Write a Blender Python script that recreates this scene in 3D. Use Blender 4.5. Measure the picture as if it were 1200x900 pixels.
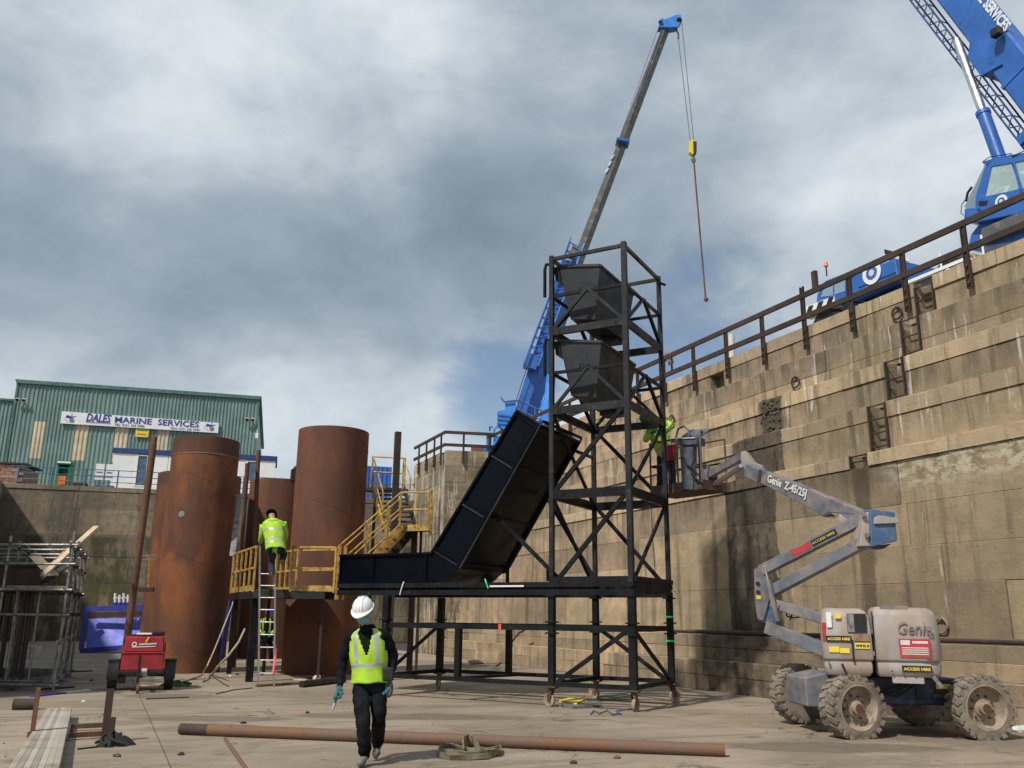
import bpy, bmesh, math, random
from mathutils import Vector as V, Matrix
random.seed(7)
S = bpy.context.scene
for o in list(bpy.data.objects): bpy.data.objects.remove(o)
COL = S.collection
rad = math.radians
# ------------------------------------------------------------------ camera
F, P, R, H = 1030., math.atan(272/1030), -.0115, 1.6
cam = bpy.data.cameras.new('camera'); co = bpy.data.objects.new('camera', cam); COL.objects.link(co)
cam.sensor_width = 36; cam.lens = F/1200*36; cam.clip_end = 3000; cam.clip_start = .1
co.matrix_world = Matrix.Translation((0, 0, H)) @ Matrix.Rotation(math.pi/2+P, 4, 'X') @ Matrix.Rotation(-R, 4, 'Z')
S.camera = co
def ray(px, py):
    X, Y = px-600, 450-py; c, s = math.cos(R), math.sin(R)
    x = (X*c+Y*s)/F; y = (-X*s+Y*c)/F
    return V((x, math.cos(P)-y*math.sin(P), math.sin(P)+y*math.cos(P)))
O = V((0, 0, H))
def at(px, py, Y): d = ray(px, py); return O+d*(Y/d.y)           # point at depth Y
def gz(px, py, z=0): d = ray(px, py); return O+d*((z-H)/d.z)     # point at height z
def onp(px, py, p0, n): d = ray(px, py); return O+d*((p0-O).dot(n)/d.dot(n))
# ------------------------------------------------------------------ dock axes
B0 = V((7.77, 14.18, 0)); B1 = V((-2.87, 37.97, 0)); E1 = (B1-B0).normalized(); N1 = V((E1.y, -E1.x, 0)); LT = (B1-B0).length
def wl(t, n, z): return B0+E1*t+N1*n+V((0, 0, z))
def onw(px, py, n):
    p = onp(px, py, B0+N1*n, N1); return p
def tz(px, py, n): p = onw(px, py, n); return (p-B0).dot(E1), p.z
D2 = V((.967, .254, 0)).normalized(); M2 = V((-D2.y, D2.x, 0)); Q0 = V((-28.9, 49.87, 0))
def fw(u, m, z): return Q0+D2*u+M2*m+V((0, 0, z))
# ------------------------------------------------------------------ sun, sky, exposure
sv = (-N1*1.0-E1*.5+V((0, 0, 1.28))).normalized()
SUN = bpy.data.lights.new('sun', 'SUN'); SUN.energy = 3.9; SUN.angle = rad(2.5); SUN.color = (1, .95, .86)
so = bpy.data.objects.new('sun', SUN); COL.objects.link(so); so.rotation_euler = sv.to_track_quat('Z', 'Y').to_euler()
W = bpy.data.worlds.new('World'); S.world = W; W.use_nodes = True
S.view_settings.view_transform = 'Standard'; S.view_settings.look = 'None'; S.view_settings.exposure = 0.0; S.view_settings.gamma = 1
def world():
    nt = W.node_tree; N = nt.nodes; L = nt.links; N.clear()
    out = N.new('ShaderNodeOutputWorld')
    sky = N.new('ShaderNodeTexSky'); sky.sky_type = 'NISHITA'; sky.sun_disc = False
    sky.sun_elevation = math.asin(sv.z); sky.sun_rotation = math.atan2(sv.x, sv.y); sky.dust_density = 1.5; sky.ozone_density = 2
    b1 = N.new('ShaderNodeBackground'); b1.inputs[1].default_value = .11; L.new(sky.outputs[0], b1.inputs[0])
    tc = N.new('ShaderNodeTexCoord'); sp = N.new('ShaderNodeSeparateXYZ'); L.new(tc.outputs['Generated'], sp.inputs[0])
    def m(op, a, b=None, c=None):
        n = N.new('ShaderNodeMath'); n.operation = op
        for i, x in enumerate((a, b, c)):
            if x is None: continue
            if isinstance(x, (int, float)): n.inputs[i].default_value = x
            else: L.new(x, n.inputs[i])
        return n.outputs[0]
    cb = N.new('ShaderNodeCombineXYZ'); L.new(sp.outputs[0], cb.inputs[0]); L.new(sp.outputs[1], cb.inputs[1]); L.new(m('MULTIPLY', sp.outputs[2], 1.7), cb.inputs[2])
    def noise(scale, det, seed, rough=.55, dist=0.0):
        mp = N.new('ShaderNodeVectorMath'); mp.operation = 'ADD'; L.new(cb.outputs[0], mp.inputs[0]); mp.inputs[1].default_value = (seed, seed*.7, 0)
        n = N.new('ShaderNodeTexNoise'); n.inputs['Scale'].default_value = scale; n.inputs['Detail'].default_value = det
        n.inputs['Roughness'].default_value = rough; n.inputs['Distortion'].default_value = dist; L.new(mp.outputs[0], n.inputs['Vector']); return n.outputs[0]
    n1 = noise(2.3, 10, 3.1, .52, .25); n2 = noise(5.2, 10, 8.4, .55, .3); n3 = noise(1.5, 4, 1.7, .5)
    def lobe(d, a, b):     # broad region of the sky round a direction
        v = N.new('ShaderNodeVectorMath'); v.operation = 'DOT_PRODUCT'; L.new(tc.outputs['Generated'], v.inputs[0]); v.inputs[1].default_value = ray(*d).normalized()
        r = N.new('ShaderNodeMapRange'); r.interpolation_type = 'SMOOTHSTEP'; L.new(v.outputs['Value'], r.inputs[0])
        r.inputs[1].default_value = math.cos(rad(b)); r.inputs[2].default_value = math.cos(rad(a)); return r.outputs[0]
    # shade of the cloud underside
    sh = m('ADD', m('MULTIPLY', n1, .66), m('MULTIPLY', n2, .38)); sh = m('ADD', sh, m('MULTIPLY', m('SUBTRACT', noise(13., 8, 5.5, .6, .3), .5), .10)); sh = m('ADD', sh, .02)
    for d_, a_, b_, k_ in (((300, 130), 3, 15, .085), ((150, 60), 2, 12, .05), ((620, 30), 2, 16, .04), ((1000, 60), 2, 18, .035), ((60, 420), 2, 10, .05), ((330, 440), 1, 9, .08), ((560, 500), 1, 9, .07),
                           ((110, 330), 3, 19, -.065), ((430, 260), 2, 14, -.025), ((560, 340), 2, 14, -.015), ((700, 210), 3, 14, -.04), ((960, 240), 3, 14, -.02), ((30, 180), 2, 9, -.03)):
        sh = m('ADD', sh, m('MULTIPLY', lobe(d_, a_, b_), k_))
    low = N.new('ShaderNodeMapRange'); low.interpolation_type = 'SMOOTHSTEP'; L.new(sp.outputs[2], low.inputs[0]); low.inputs[1].default_value = .36; low.inputs[2].default_value = .16
    sh = m('ADD', sh, m('MULTIPLY', low.outputs[0], .13))
    rp = N.new('ShaderNodeValToRGB'); L.new(sh, rp.inputs[0]); e = rp.color_ramp.elements
    e[0].position = .26; e[0].color = (.165, .22, .28, 1); e[1].position = .74; e[1].color = (.72, .785, .84, 1)
    for p_, c_ in ((.43, (.265, .335, .40, 1)), (.52, (.345, .42, .49, 1)), (.59, (.45, .525, .59, 1)), (.66, (.58, .645, .70, 1))):
        k = e.new(p_); k.color = c_
    b2 = N.new('ShaderNodeBackground'); b2.inputs[1].default_value = 1.0; L.new(rp.outputs[0], b2.inputs[0])
    # cover: closed overhead, broken near the horizon
    cv = m('ADD', m('MULTIPLY', n2, .6), m('MULTIPLY', n3, .4))
    op = m('ADD', m('MULTIPLY', low.outputs[0], .17), m('MULTIPLY', lobe((585, 425), 1, 7), .27))
    op = m('ADD', op, m('MULTIPLY', lobe((850, 380), 1, 10), .20))
    cv = m('SUBTRACT', m('ADD', cv, .22), op)
    cr = N.new('ShaderNodeMapRange'); cr.interpolation_type = 'SMOOTHSTEP'; L.new(cv, cr.inputs[0]); cr.inputs[1].default_value = .40; cr.inputs[2].default_value = .58
    cr.inputs[3].default_value = .12
    mx = N.new('ShaderNodeMixShader'); L.new(cr.outputs[0], mx.inputs[0]); L.new(b1.outputs[0], mx.inputs[1]); L.new(b2.outputs[0], mx.inputs[2]); L.new(mx.outputs[0], out.inputs[0])
world()
# ------------------------------------------------------------------ materials
class NT:
    def __init__(s, name):
        s.m = bpy.data.materials.new(name); s.m.use_nodes = True; s.t = s.m.node_tree; s.N = s.t.nodes; s.L = s.t.links
        s.b = s.N['Principled BSDF']; s.geo = s.N.new('ShaderNodeNewGeometry'); s.P = s.geo.outputs['Position']
    def _in(s, n, i, x):
        if x is None: return
        if isinstance(x, (int, float)): n.inputs[i].default_value = x
        elif isinstance(x, tuple): n.inputs[i].default_value = x
        else: s.L.new(x, n.inputs[i])
    def math(s, op, a, b=None, c=None, clamp=False):
        n = s.N.new('ShaderNodeMath'); n.operation = op; n.use_clamp = clamp
        for i, x in enumerate((a, b, c)): s._in(n, i, x)
        return n.outputs[0]
    def dot(s, d, off=0.):
        n = s.N.new('ShaderNodeVectorMath'); n.operation = 'DOT_PRODUCT'; s.L.new(s.P, n.inputs[0]); n.inputs[1].default_value = tuple(d)
        return s.math('SUBTRACT', n.outputs['Value'], off)
    def comb(s, x, y, z=0.):
        n = s.N.new('ShaderNodeCombineXYZ'); s._in(n, 0, x); s._in(n, 1, y); s._in(n, 2, z); return n.outputs[0]
    def scale(s, v, k):
        n = s.N.new('ShaderNodeVectorMath'); n.operation = 'MULTIPLY'; s.L.new(v, n.inputs[0]); n.inputs[1].default_value = k; return n.outputs[0]
    def noise(s, v, sc, det=4, rough=.55, dist=0.):
        n = s.N.new('ShaderNodeTexNoise'); s.L.new(v, n.inputs['Vector']); n.inputs['Scale'].default_value = sc; n.inputs['Detail'].default_value = det
        n.inputs['Roughness'].default_value = rough; n.inputs['Distortion'].default_value = dist; return n.outputs[0]
    def ramp(s, f, a, b, lo=0., hi=1., smooth=True):
        n = s.N.new('ShaderNodeMapRange'); n.interpolation_type = 'SMOOTHSTEP' if smooth else 'LINEAR'; s._in(n, 0, f)
        for i, x in enumerate((a, b, lo, hi)): n.inputs[i+1].default_value = x
        return n.outputs[0]
    def mix(s, f, a, b, typ='MIX'):
        n = s.N.new('ShaderNodeMix'); n.data_type = 'RGBA'; n.blend_type = typ; n.clamp_factor = True
        s._in(n, 0, f)
        for i, x in ((6, a), (7, b)):
            if isinstance(x, tuple): n.inputs[i].default_value = x if len(x) == 4 else x+(1,)
            else: s.L.new(x, n.inputs[i])
        return n.outputs[2]
    def bump(s, h, st, dist=.02):
        n = s.N.new('ShaderNodeBump'); n.inputs['Strength'].default_value = st; n.inputs['Distance'].default_value = dist; s.L.new(h, n.inputs['Height']); s.L.new(n.outputs[0], s.b.inputs['Normal'])
    def fin(s, col, rough=.7, metal=0., spec=.5):
        if isinstance(col, tuple): s.b.inputs['Base Color'].default_value = col+(1,) if len(col) == 3 else col
        else: s.L.new(col, s.b.inputs['Base Color'])
        s._in(s.b, 'Roughness', rough); s.b.inputs['Metallic'].default_value = metal; s.b.inputs['Specular IOR Level'].default_value = spec
        return s.m
def mat(name, c, rough=.6, metal=0., var=.25, sc=3., dirt=None, da=.5, dsc=2.5, bump=.15, bsc=30, rnd=0., spec=.5, drip=False):
    n = NT(name); k = n.noise(n.P, sc, 5)
    lo = tuple(x*(1-var) for x in c); hi = tuple(min(1, x*(1+var)) for x in c)
    col = n.mix(n.ramp(k, .3, .7), lo, hi)
    if dirt:
        v = n.scale(n.P, (1, 1, .3 if drip else 1)); d = n.noise(v, dsc, 8, .65)
        col = n.mix(n.ramp(d, .62-da*.3, .75-da*.12), col, dirt)
    if rnd:
        oi = n.N.new('ShaderNodeObjectInfo'); col = n.mix(1., col, n.comb(*[n.ramp(oi.outputs['Random'], 0, 1, 1-rnd, 1+rnd, False)]*3), 'MULTIPLY')
    if bump: n.bump(n.noise(n.P, bsc, 4), bump, .01)
    r = n.ramp(n.noise(n.P, sc*2.3, 4), .3, .7, max(.05, rough-.12), min(1, rough+.12))
    return n.fin(col, r, metal, spec)
def concrete_wall(name, axis, off, cA, cB, band=False, wet=True, far=False, pier=False):
    n = NT(name); t = n.dot(axis, off); z = n.dot((0, 0, 1)); v = n.comb(t, z)
    big = n.noise(n.scale(v, (.35, .5, 1)), 1., 6, .6)
    col = n.mix(n.ramp(big, .36, .62), cA, cB)
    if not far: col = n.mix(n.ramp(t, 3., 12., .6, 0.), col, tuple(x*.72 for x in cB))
    # mottling
    mo = n.noise(v, 2.2, 10, .7); col = n.mix(n.ramp(mo, .38, .7, 0, .55), col, tuple(x*.55 for x in cB))
    # run-off streaks
    s1 = n.noise(n.scale(v, (3.2, .22, 1)), 1., 7, .62, .3); col = n.mix(n.ramp(s1, .50, .68, 0, .62), col, (.085, .072, .052))
    s2 = n.noise(n.scale(v, (5.5, .5, 1)), 1.3, 8, .7, .5)
    w1 = n.noise(n.scale(v, (.5, .7, 1)), 1.7, 3); wf = n.math('MULTIPLY', n.ramp(s2, .60, .70), n.ramp(w1, .50, .60))
    col = n.mix(n.math('MULTIPLY', wf, .75), col, (.56, .52, .43))
    # rust spots
    rs = n.noise(n.scale(v, (1.6, .8, 1)), 2., 6, .6); col = n.mix(n.ramp(rs, .66, .74, 0, .6), col, (.16, .075, .035))
    if not far:
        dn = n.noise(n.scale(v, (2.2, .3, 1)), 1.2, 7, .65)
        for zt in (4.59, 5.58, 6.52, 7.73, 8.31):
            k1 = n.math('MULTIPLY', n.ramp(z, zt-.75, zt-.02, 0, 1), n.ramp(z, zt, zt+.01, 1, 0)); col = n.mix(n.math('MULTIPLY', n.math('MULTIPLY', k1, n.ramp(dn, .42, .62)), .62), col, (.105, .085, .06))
        wd = n.noise(n.scale(v, (4.5, .35, 1)), 1.5, 8, .68, .6); k2 = n.math('MULTIPLY', n.ramp(wd, .56, .63), n.ramp(n.noise(v, .6, 3), .47, .56)); col = n.mix(n.math('MULTIPLY', n.math('MULTIPLY', k2, n.ramp(z, 4.9, 5.5)), .8), col, (.60, .56, .48))
    hgt = n.math('ADD', n.math('MULTIPLY', mo, .7), n.noise(v, 14., 8, .7))
    if pier:
        xx = n.dot((1, 0, 0)); pv = n.comb(xx, z, t); pa = n.noise(n.scale(pv, (2.2, .28, 2.2)), 1.6, 9, .7, .5)
        col = n.mix(n.math('MULTIPLY', n.ramp(pa, .46, .56), n.ramp(z, 6.9, 6.2, 0, .8)), col, (.085, .072, .05)); pw_ = n.noise(n.scale(pv, (4, .3, 4)), 1.3, 9, .72, .6)
        col = n.mix(n.ramp(pw_, .55, .62, 0, .75), col, (.62, .57, .46)); pg = n.noise(pv, 1.1, 6, .6); col = n.mix(n.ramp(pg, .58, .66, 0, .6), col, (.16, .15, .07))
    if wet and not far:
        nz = n.math('MULTIPLY', n.math('SUBTRACT', n.noise(n.scale(v, (1, .35, 1)), 3.5, 8, .7), .5), .42)
        tt = n.math('ADD', t, nz)
        a = n.math('MULTIPLY', n.ramp(tt, 6.0, 6.06), n.ramp(tt, 7.82, 7.9, 1, 0)); a = n.math('MULTIPLY', a, n.ramp(z, 5.85, 6.0, 1, 0))
        a = n.math('MULTIPLY', a, n.ramp(z, 1.15, 1.25))
        b = n.math('MULTIPLY', n.ramp(tt, 5.1, 5.4), n.ramp(tt, 8.2, 8.5, 1, 0)); b = n.math('MULTIPLY', b, n.ramp(z, 1.24, 1.2, 0, 1))
        c2 = n.math('MULTIPLY', n.ramp(tt, 6.3, 6.45), n.ramp(tt, 7.1, 7.3, 1, 0)); c2 = n.math('MULTIPLY', c2, n.ramp(z, 5.8, 5.9)); c2 = n.math('MULTIPLY', c2, n.ramp(z, 6.8, 6.9, 1, 0))
        wm = n.math('MAXIMUM', n.math('MAXIMUM', a, n.math('MULTIPLY', b, n.ramp(mo, .35, .62, 1, .35))), c2)
        col = n.mix(n.math('MULTIPLY', wm, .92), col, n.mix(n.ramp(mo, .4, .65), (.07, .057, .043), (.125, .105, .078)))
        # black growth inside the damp patch
        gr = n.math('MULTIPLY', wm, n.ramp(n.noise(n.scale(v, (2, .5, 1)), 2., 9, .75), .52, .6)); col = n.mix(n.math('MULTIPLY', gr, .7), col, (.028, .022, .017))
        # white lime crust under the lowest ledge, near end
        cr = n.math('MULTIPLY', n.ramp(z, 3.9, 4.25), n.ramp(z, 4.6, 4.62, 1, 0)); cr = n.math('MULTIPLY', cr, n.ramp(t, 3.2, 2.2)) if False else n.math('MULTIPLY', cr, n.ramp(t, 2.4, 3.3, 1, 0))
        cr = n.math('MULTIPLY', cr, n.ramp(n.noise(n.scale(v, (1, 1.8, 1)), 3.2, 9, .75), .44, .56)); col = n.mix(n.math('MULTIPLY', cr, .8), col, (.46, .42, .33))
        # gully stain below the ladder
        gu = n.math('MULTIPLY', n.ramp(tt, 3.25, 3.35), n.ramp(tt, 3.6, 3.75, 1, 0)); gu = n.math('MULTIPLY', gu, n.ramp(z, 4.8, 4.85, 1, 0)); col = n.mix(n.math('MULTIPLY', gu, .6), col, (.05, .035, .025))
    if far:
        g = n.math('MULTIPLY', n.ramp(z, 5.9, 5.6), n.ramp(n.noise(n.scale(v, (.8, .25, 1)), 1.2, 7, .7), .42, .55)); g = n.math('MULTIPLY', g, n.ramp(z, 5.6, 5.9, 1, 0))
        col = n.mix(n.math('MULTIPLY', g, .8), col, (.062, .056, .026))
    if not band: pass
    oi = n.N.new('ShaderNodeObjectInfo'); r = n.ramp(oi.outputs['Random'], 0, 1, .76, 1.18, False); col = n.mix(1., col, n.comb(r, r, n.math('MULTIPLY', n.math('POWER', r, .85), 1.)), 'MULTIPLY')
    n.bump(hgt, .5, .03)
    return n.fin(col, .88, 0, .25)
cA, cB = (.53, .385, .25), (.33, .262, .172)
M = {}
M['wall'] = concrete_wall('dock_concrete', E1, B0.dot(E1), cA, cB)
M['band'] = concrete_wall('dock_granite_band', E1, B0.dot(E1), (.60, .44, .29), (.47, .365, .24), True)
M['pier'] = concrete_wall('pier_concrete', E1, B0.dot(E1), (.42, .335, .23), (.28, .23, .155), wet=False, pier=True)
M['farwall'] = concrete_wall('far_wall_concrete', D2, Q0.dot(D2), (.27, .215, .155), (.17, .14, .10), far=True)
def floor_mat():
    n = NT('dock_floor_concrete'); t = n.dot(E1); u = n.dot(N1); v = n.comb(t, u)
    a = n.noise(n.scale(v, (.25, .3, 1)), 1., 8, .6, .4); col = n.mix(n.ramp(a, .35, .65), (.235, .19, .14), (.34, .275, .205))
    b = n.noise(n.scale(v, (1.2, .35, 1)), 1.1, 10, .68, 1.); col = n.mix(n.ramp(b, .44, .66, 0, .75), col, (.185, .15, .115))
    c = n.noise(v, .9, 9, .65, .8); col = n.mix(n.ramp(c, .60, .68, 0, .62), col, (.10, .08, .062))
    d = n.noise(v, 6., 8, .75); col = n.mix(n.ramp(d, .56, .70, 0, .5), col, (.42, .36, .27)); d2 = n.noise(v, 17., 8, .8); col = n.mix(n.ramp(d2, .52, .66, 0, .5), col, (.15, .12, .085))
    g = n.noise(n.scale(v, (.6, 1.1, 1)), .9, 6, .6); col = n.mix(n.ramp(g, .64, .70, 0, .5), col, (.33, .19, .09))
    k = n.N.new('ShaderNodeTexVoronoi'); k.feature = 'DISTANCE_TO_EDGE'; k.inputs['Scale'].default_value = .28
    vv = n.N.new('ShaderNodeVectorMath'); vv.operation = 'ADD'; n.L.new(v, vv.inputs[0]); nv = n.N.new('ShaderNodeTexNoise'); nv.inputs['Scale'].default_value = 1.6; nv.inputs['Detail'].default_value = 6; n.L.new(v, nv.inputs['Vector']); n.L.new(n.scale(nv.outputs['Color'], (1.3, 1.3, 0)), vv.inputs[1])
    n.L.new(vv.outputs[0], k.inputs['Vector']); cr = n.math('MULTIPLY', n.ramp(k.outputs['Distance'], .0, .007, 1, 0), n.ramp(n.noise(v, .35, 3), .48, .56)); col = n.mix(n.math('MULTIPLY', cr, .8), col, (.06, .045, .035))
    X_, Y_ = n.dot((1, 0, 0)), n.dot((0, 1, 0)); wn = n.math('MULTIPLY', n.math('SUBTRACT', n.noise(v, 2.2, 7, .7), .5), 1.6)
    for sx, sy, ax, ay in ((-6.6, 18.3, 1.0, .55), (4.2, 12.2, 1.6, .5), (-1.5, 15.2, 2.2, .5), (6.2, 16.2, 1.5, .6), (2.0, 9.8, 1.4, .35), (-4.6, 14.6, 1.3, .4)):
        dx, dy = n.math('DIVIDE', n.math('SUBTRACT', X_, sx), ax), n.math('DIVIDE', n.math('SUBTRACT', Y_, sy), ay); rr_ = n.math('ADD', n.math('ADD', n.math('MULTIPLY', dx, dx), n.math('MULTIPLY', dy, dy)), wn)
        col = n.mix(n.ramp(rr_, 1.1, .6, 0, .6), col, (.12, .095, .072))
    oi = n.N.new('ShaderNodeObjectInfo'); r = n.ramp(oi.outputs['Random'], 0, 1, .9, 1.1, False); col = n.mix(1., col, n.comb(r, r, r), 'MULTIPLY')
    n.bump(n.math('ADD', n.math('MULTIPLY', b, .5), n.math('SUBTRACT', n.noise(v, 22., 6, .7), cr)), .5, .02)
    return n.fin(col, n.ramp(c, .5, .68, .85, .45), 0, .35)
M['floor'] = floor_mat()
M['joint'] = mat('joint_dirt', (.05, .04, .03), .95)
M['quay'] = mat('quay_concrete', (.33, .30, .26), .9, sc=1, dirt=(.15, .13, .11), bump=.3)
def rust_mat(name, cs, sc=1.4):
    n = NT(name); v = n.scale(n.P, (1, 1, .35)); a = n.noise(v, sc, 8, .62, .4); b = n.noise(n.P, 9., 9, .7); c = n.noise(n.scale(n.P, (1, 1, .6)), .8, 5, .6)
    col = n.mix(n.ramp(a, .35, .62), cs[0], cs[1]); col = n.mix(n.ramp(c, .48, .64, 0, .75), col, cs[2]); col = n.mix(n.ramp(b, .55, .72, 0, .45), col, tuple(x*.4 for x in cs[0]))
    d = n.noise(n.scale(n.P, (1, 1, 1.6)), 2.6, 10, .8, 1.2); col = n.mix(n.ramp(d, .64, .70, 0, .6), col, (.055, .04, .04))
    if name == 'rusted_pile_steel':
        z = n.dot((0, 0, 1)); col = n.mix(n.ramp(z, 6.0, 6.03, 0, .6), col, (.075, .045, .036))
        sc2 = n.noise(n.scale(n.P, (3, 3, .5)), 2.2, 9, .8, 1.5); col = n.mix(n.ramp(sc2, .68, .71, 0, .5), col, (.34, .27, .22))
    n.bump(b, .4, .012); return n.fin(col, .78, .15, .3)
M['pile'] = rust_mat('rusted_pile_steel', ((.185, .078, .042), (.12, .054, .036), (.29, .105, .036)))
M['pile2'] = rust_mat('brown_pile_steel', ((.15, .068, .044), (.115, .053, .038), (.21, .082, .040)))
M['rust'] = rust_mat('rust', ((.12, .065, .042), (.19, .09, .05), (.085, .05, .036)), 4)
M['rustpipe'] = rust_mat('rust_pipe', ((.17, .105, .075), (.20, .10, .055), (.15, .11, .09)), 5)
M['darkrust'] = rust_mat('dark_rust', ((.055, .040, .036), (.078, .050, .040), (.040, .034, .031)), 5)
M['weld'] = mat('weld_bead', (.24, .17, .13), .7)
M['frame'] = mat('black_frame_paint', (.010, .011, .013), .5, var=.4, sc=2, dirt=(.05, .05, .052), da=.12, dsc=11, bump=.1, spec=.16)
M['frameg'] = mat('grey_frame_paint', (.020, .0215, .0245), .5, var=.35, sc=2, dirt=(.07, .07, .07), da=.2, dsc=8, spec=.22)
M['chute'] = mat('chute_paint', (.0022, .0032, .0075), .36, var=.3, sc=.8, bump=.05, bsc=8, spec=.12)
M['hopper'] = mat('hopper_paint', (.042, .045, .051), .55, var=.2, sc=2, dirt=(.07, .067, .064), da=.25, dsc=6, spec=.25)
M['yellow'] = mat('yellow_paint', (.47, .29, .06), .55, var=.25, sc=4, dirt=(.16, .075, .03), da=.55, dsc=7)
M['galv'] = mat('galvanised_tube', (.26, .26, .26), .5, .6, var=.3, sc=8, dirt=(.11, .10, .09), da=.4, dsc=9)
M['alu'] = mat('aluminium', (.36, .35, .34), .4, .7, var=.1)
M['boards'] = mat('weathered_grey_board', (.36, .32, .265), .8, var=.1, sc=1.2, dirt=(.20, .165, .12), da=.3, dsc=1.6, rnd=.25, bump=0)
M['wood'] = mat('weathered_timber', (.33, .23, .14), .85, var=.35, sc=6, dirt=(.12, .09, .06), bump=.3)
M['ply'] = mat('plywood', (.55, .42, .28), .8, var=.15, sc=5)
M['liftblue'] = mat('dusty_blue_paint', (.12, .135, .17), .6, var=.22, sc=3, dirt=(.27, .215, .18), da=.75, dsc=2.6, bump=.15)
M['liftnavy'] = mat('navy_chassis_paint', (.018, .035, .085), .5, var=.3, sc=3, dirt=(.13, .11, .10), da=.25, dsc=4)
M['liftbright'] = mat('clean_blue_paint', (.075, .15, .30), .5, var=.25, sc=3, dirt=(.20, .18, .17), da=.35, dsc=4)
M['cowl'] = mat('dusty_grey_cowl', (.37, .34, .325), .6, var=.12, sc=2.5, dirt=(.33, .25, .20), da=.75, dsc=2.2, bump=.12, drip=True)
M['tyre'] = mat('dusty_tyre', (.20, .17, .14), .95, var=.3, sc=7, dirt=(.26, .215, .165), da=.55, dsc=6, bump=.4)
M['rim'] = mat('dusty_rim', (.30, .235, .175), .8, var=.2, sc=6, dirt=(.16, .12, .09), da=.4, dsc=8)
M['rubber'] = mat('black_rubber', (.018, .018, .018), .8)
M['chrome'] = mat('chrome_rod', (.7, .7, .7), .38, 1., var=.05, bump=0)
M['crane'] = mat('crane_blue', (.032, .13, .44), .38, var=.12, sc=1.5, dirt=(.02, .06, .22), da=.2, dsc=4, bump=.05)
M['craneL'] = mat('crane_light_blue', (.05, .24, .70), .4, var=.15, sc=1.5, bump=.05)
M['boom'] = mat('boom_grey', (.115, .115, .11), .5, var=.2, sc=1.5, dirt=(.28, .28, .27), da=.3, dsc=3)
M['white'] = mat('white_paint', (.78, .78, .77), .45, var=.04, sc=3, bump=0)
M['offw'] = mat('grubby_white', (.62, .61, .58), .6, var=.1, sc=3)
M['black'] = mat('black_paint', (.012, .012, .013), .5, bump=0)
M['red'] = mat('red_paint', (.32, .018, .022), .45, var=.2, sc=3, dirt=(.14, .03, .03), da=.3, dsc=4)
M['signred'] = mat('sign_red', (.45, .035, .04), .6, bump=0)
M['signyel'] = mat('sign_yellow', (.75, .58, .06), .55, var=.08, bump=0)
M['orange'] = mat('orange_lens', (.75, .16, .04), .35, bump=0)
M['blue'] = mat('royal_blue_paint', (.045, .05, .32), .5, var=.12, sc=2)
M['bluel'] = mat('royal_blue_panel', (.085, .11, .55), .45, var=.15, sc=1)
M['railblue'] = mat('rail_blue', (.06, .13, .29), .5)
M['navy'] = mat('trim_navy', (.02, .05, .16), .5, bump=0)
M['letter'] = mat('letter_blue', (.035, .04, .28), .5, bump=0)
M['green'] = mat('bin_green', (.015, .17, .06), .5, var=.15)
M['weed'] = mat('green_net', (.04, .10, .02), .9, var=.5, sc=12)
M['clad'] = mat('green_cladding', (.17, .26, .235), .5, var=.12, sc=.8, dirt=(.10, .19, .165), da=.3, dsc=1, bump=0, drip=True)
M['cladlight'] = mat('rooflight_panel', (.56, .47, .33), .6, var=.12, sc=1.5, bump=0)
M['flash'] = mat('dark_flashing', (.075, .16, .14), .5, bump=0)
M['window'] = mat('window_glass', (.05, .10, .16), .12, var=.3, bump=0, spec=.8)
M['brick'] = mat('red_brick', (.30, .17, .12), .9, var=.3, sc=6, rnd=.25)
M['rope'] = mat('rope_fibre', (.42, .36, .26), .9)
M['olive'] = mat('olive_webbing', (.155, .135, .085), .9, var=.3, sc=9, bump=.4, bsc=90)
M['cloth'] = mat('dark_cloth', (.018, .017, .018), .9, var=.4, sc=8, bump=.3)
M['hivis'] = mat('hi_vis_fabric', (.36, .60, .03), .75, var=.12, sc=9, bump=.35, bsc=18)
M['hivisd'] = mat('hi_vis_soiled', (.30, .52, .04), .8, var=.25, sc=9, dirt=(.09, .12, .04), da=.4, dsc=6, bump=.35, bsc=18)
M['silver'] = mat('reflective_tape', (.40, .42, .42), .45, .2, bump=0)
M['skin'] = mat('skin', (.42, .24, .17), .55, var=.08, bump=0)
M['jacket'] = mat('black_jacket', (.007, .007, .010), .9, var=.3, sc=8, bump=.6, bsc=14, spec=.12)
M['trouser'] = mat('black_work_trousers', (.009, .010, .012), .85, var=.6, sc=4, bump=.8, bsc=11, spec=.15)
M['navycloth'] = mat('navy_trousers', (.012, .018, .045), .85, var=.3, sc=8, bump=.4, bsc=20)
M['boot'] = mat('grey_work_boot', (.16, .155, .15), .8, var=.3, sc=14)
M['tanboot'] = mat('muddy_tan_boot', (.25, .16, .09), .85, var=.3, sc=14)
M['mask'] = mat('blue_face_mask', (.16, .38, .48), .8, var=.05, bump=.1)
M['glove'] = mat('teal_glove', (.02, .12, .14), .7)
M['helmblue'] = mat('blue_helmet', (.03, .08, .45), .35, bump=0)
M['helmgreen'] = mat('green_helmet', (.02, .25, .06), .35, bump=0)
M['helmlime'] = mat('lime_helmet', (.36, .66, .08), .4, bump=0)
M['helmwhite'] = mat('white_helmet', (.76, .77, .78), .28, var=.03, bump=0)
M['stone'] = mat('rubble', (.20, .165, .115), .95, var=.5, sc=6, bump=.6)
M['basket'] = mat('basket_steel', (.09, .055, .045), .8, var=.4, sc=5, dirt=(.05, .035, .03))
M['liftgrey'] = mat('dull_control_grey', (.085, .10, .135), .6, var=.3, sc=5, dirt=(.15, .13, .12), da=.4)
M['matgreen'] = mat('faded_mat', (.075, .085, .06), .9, var=.3, sc=6)
M['rubble'] = mat('damp_rubble', (.085, .068, .048), .95, var=.6, sc=8, bump=.8)
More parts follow.
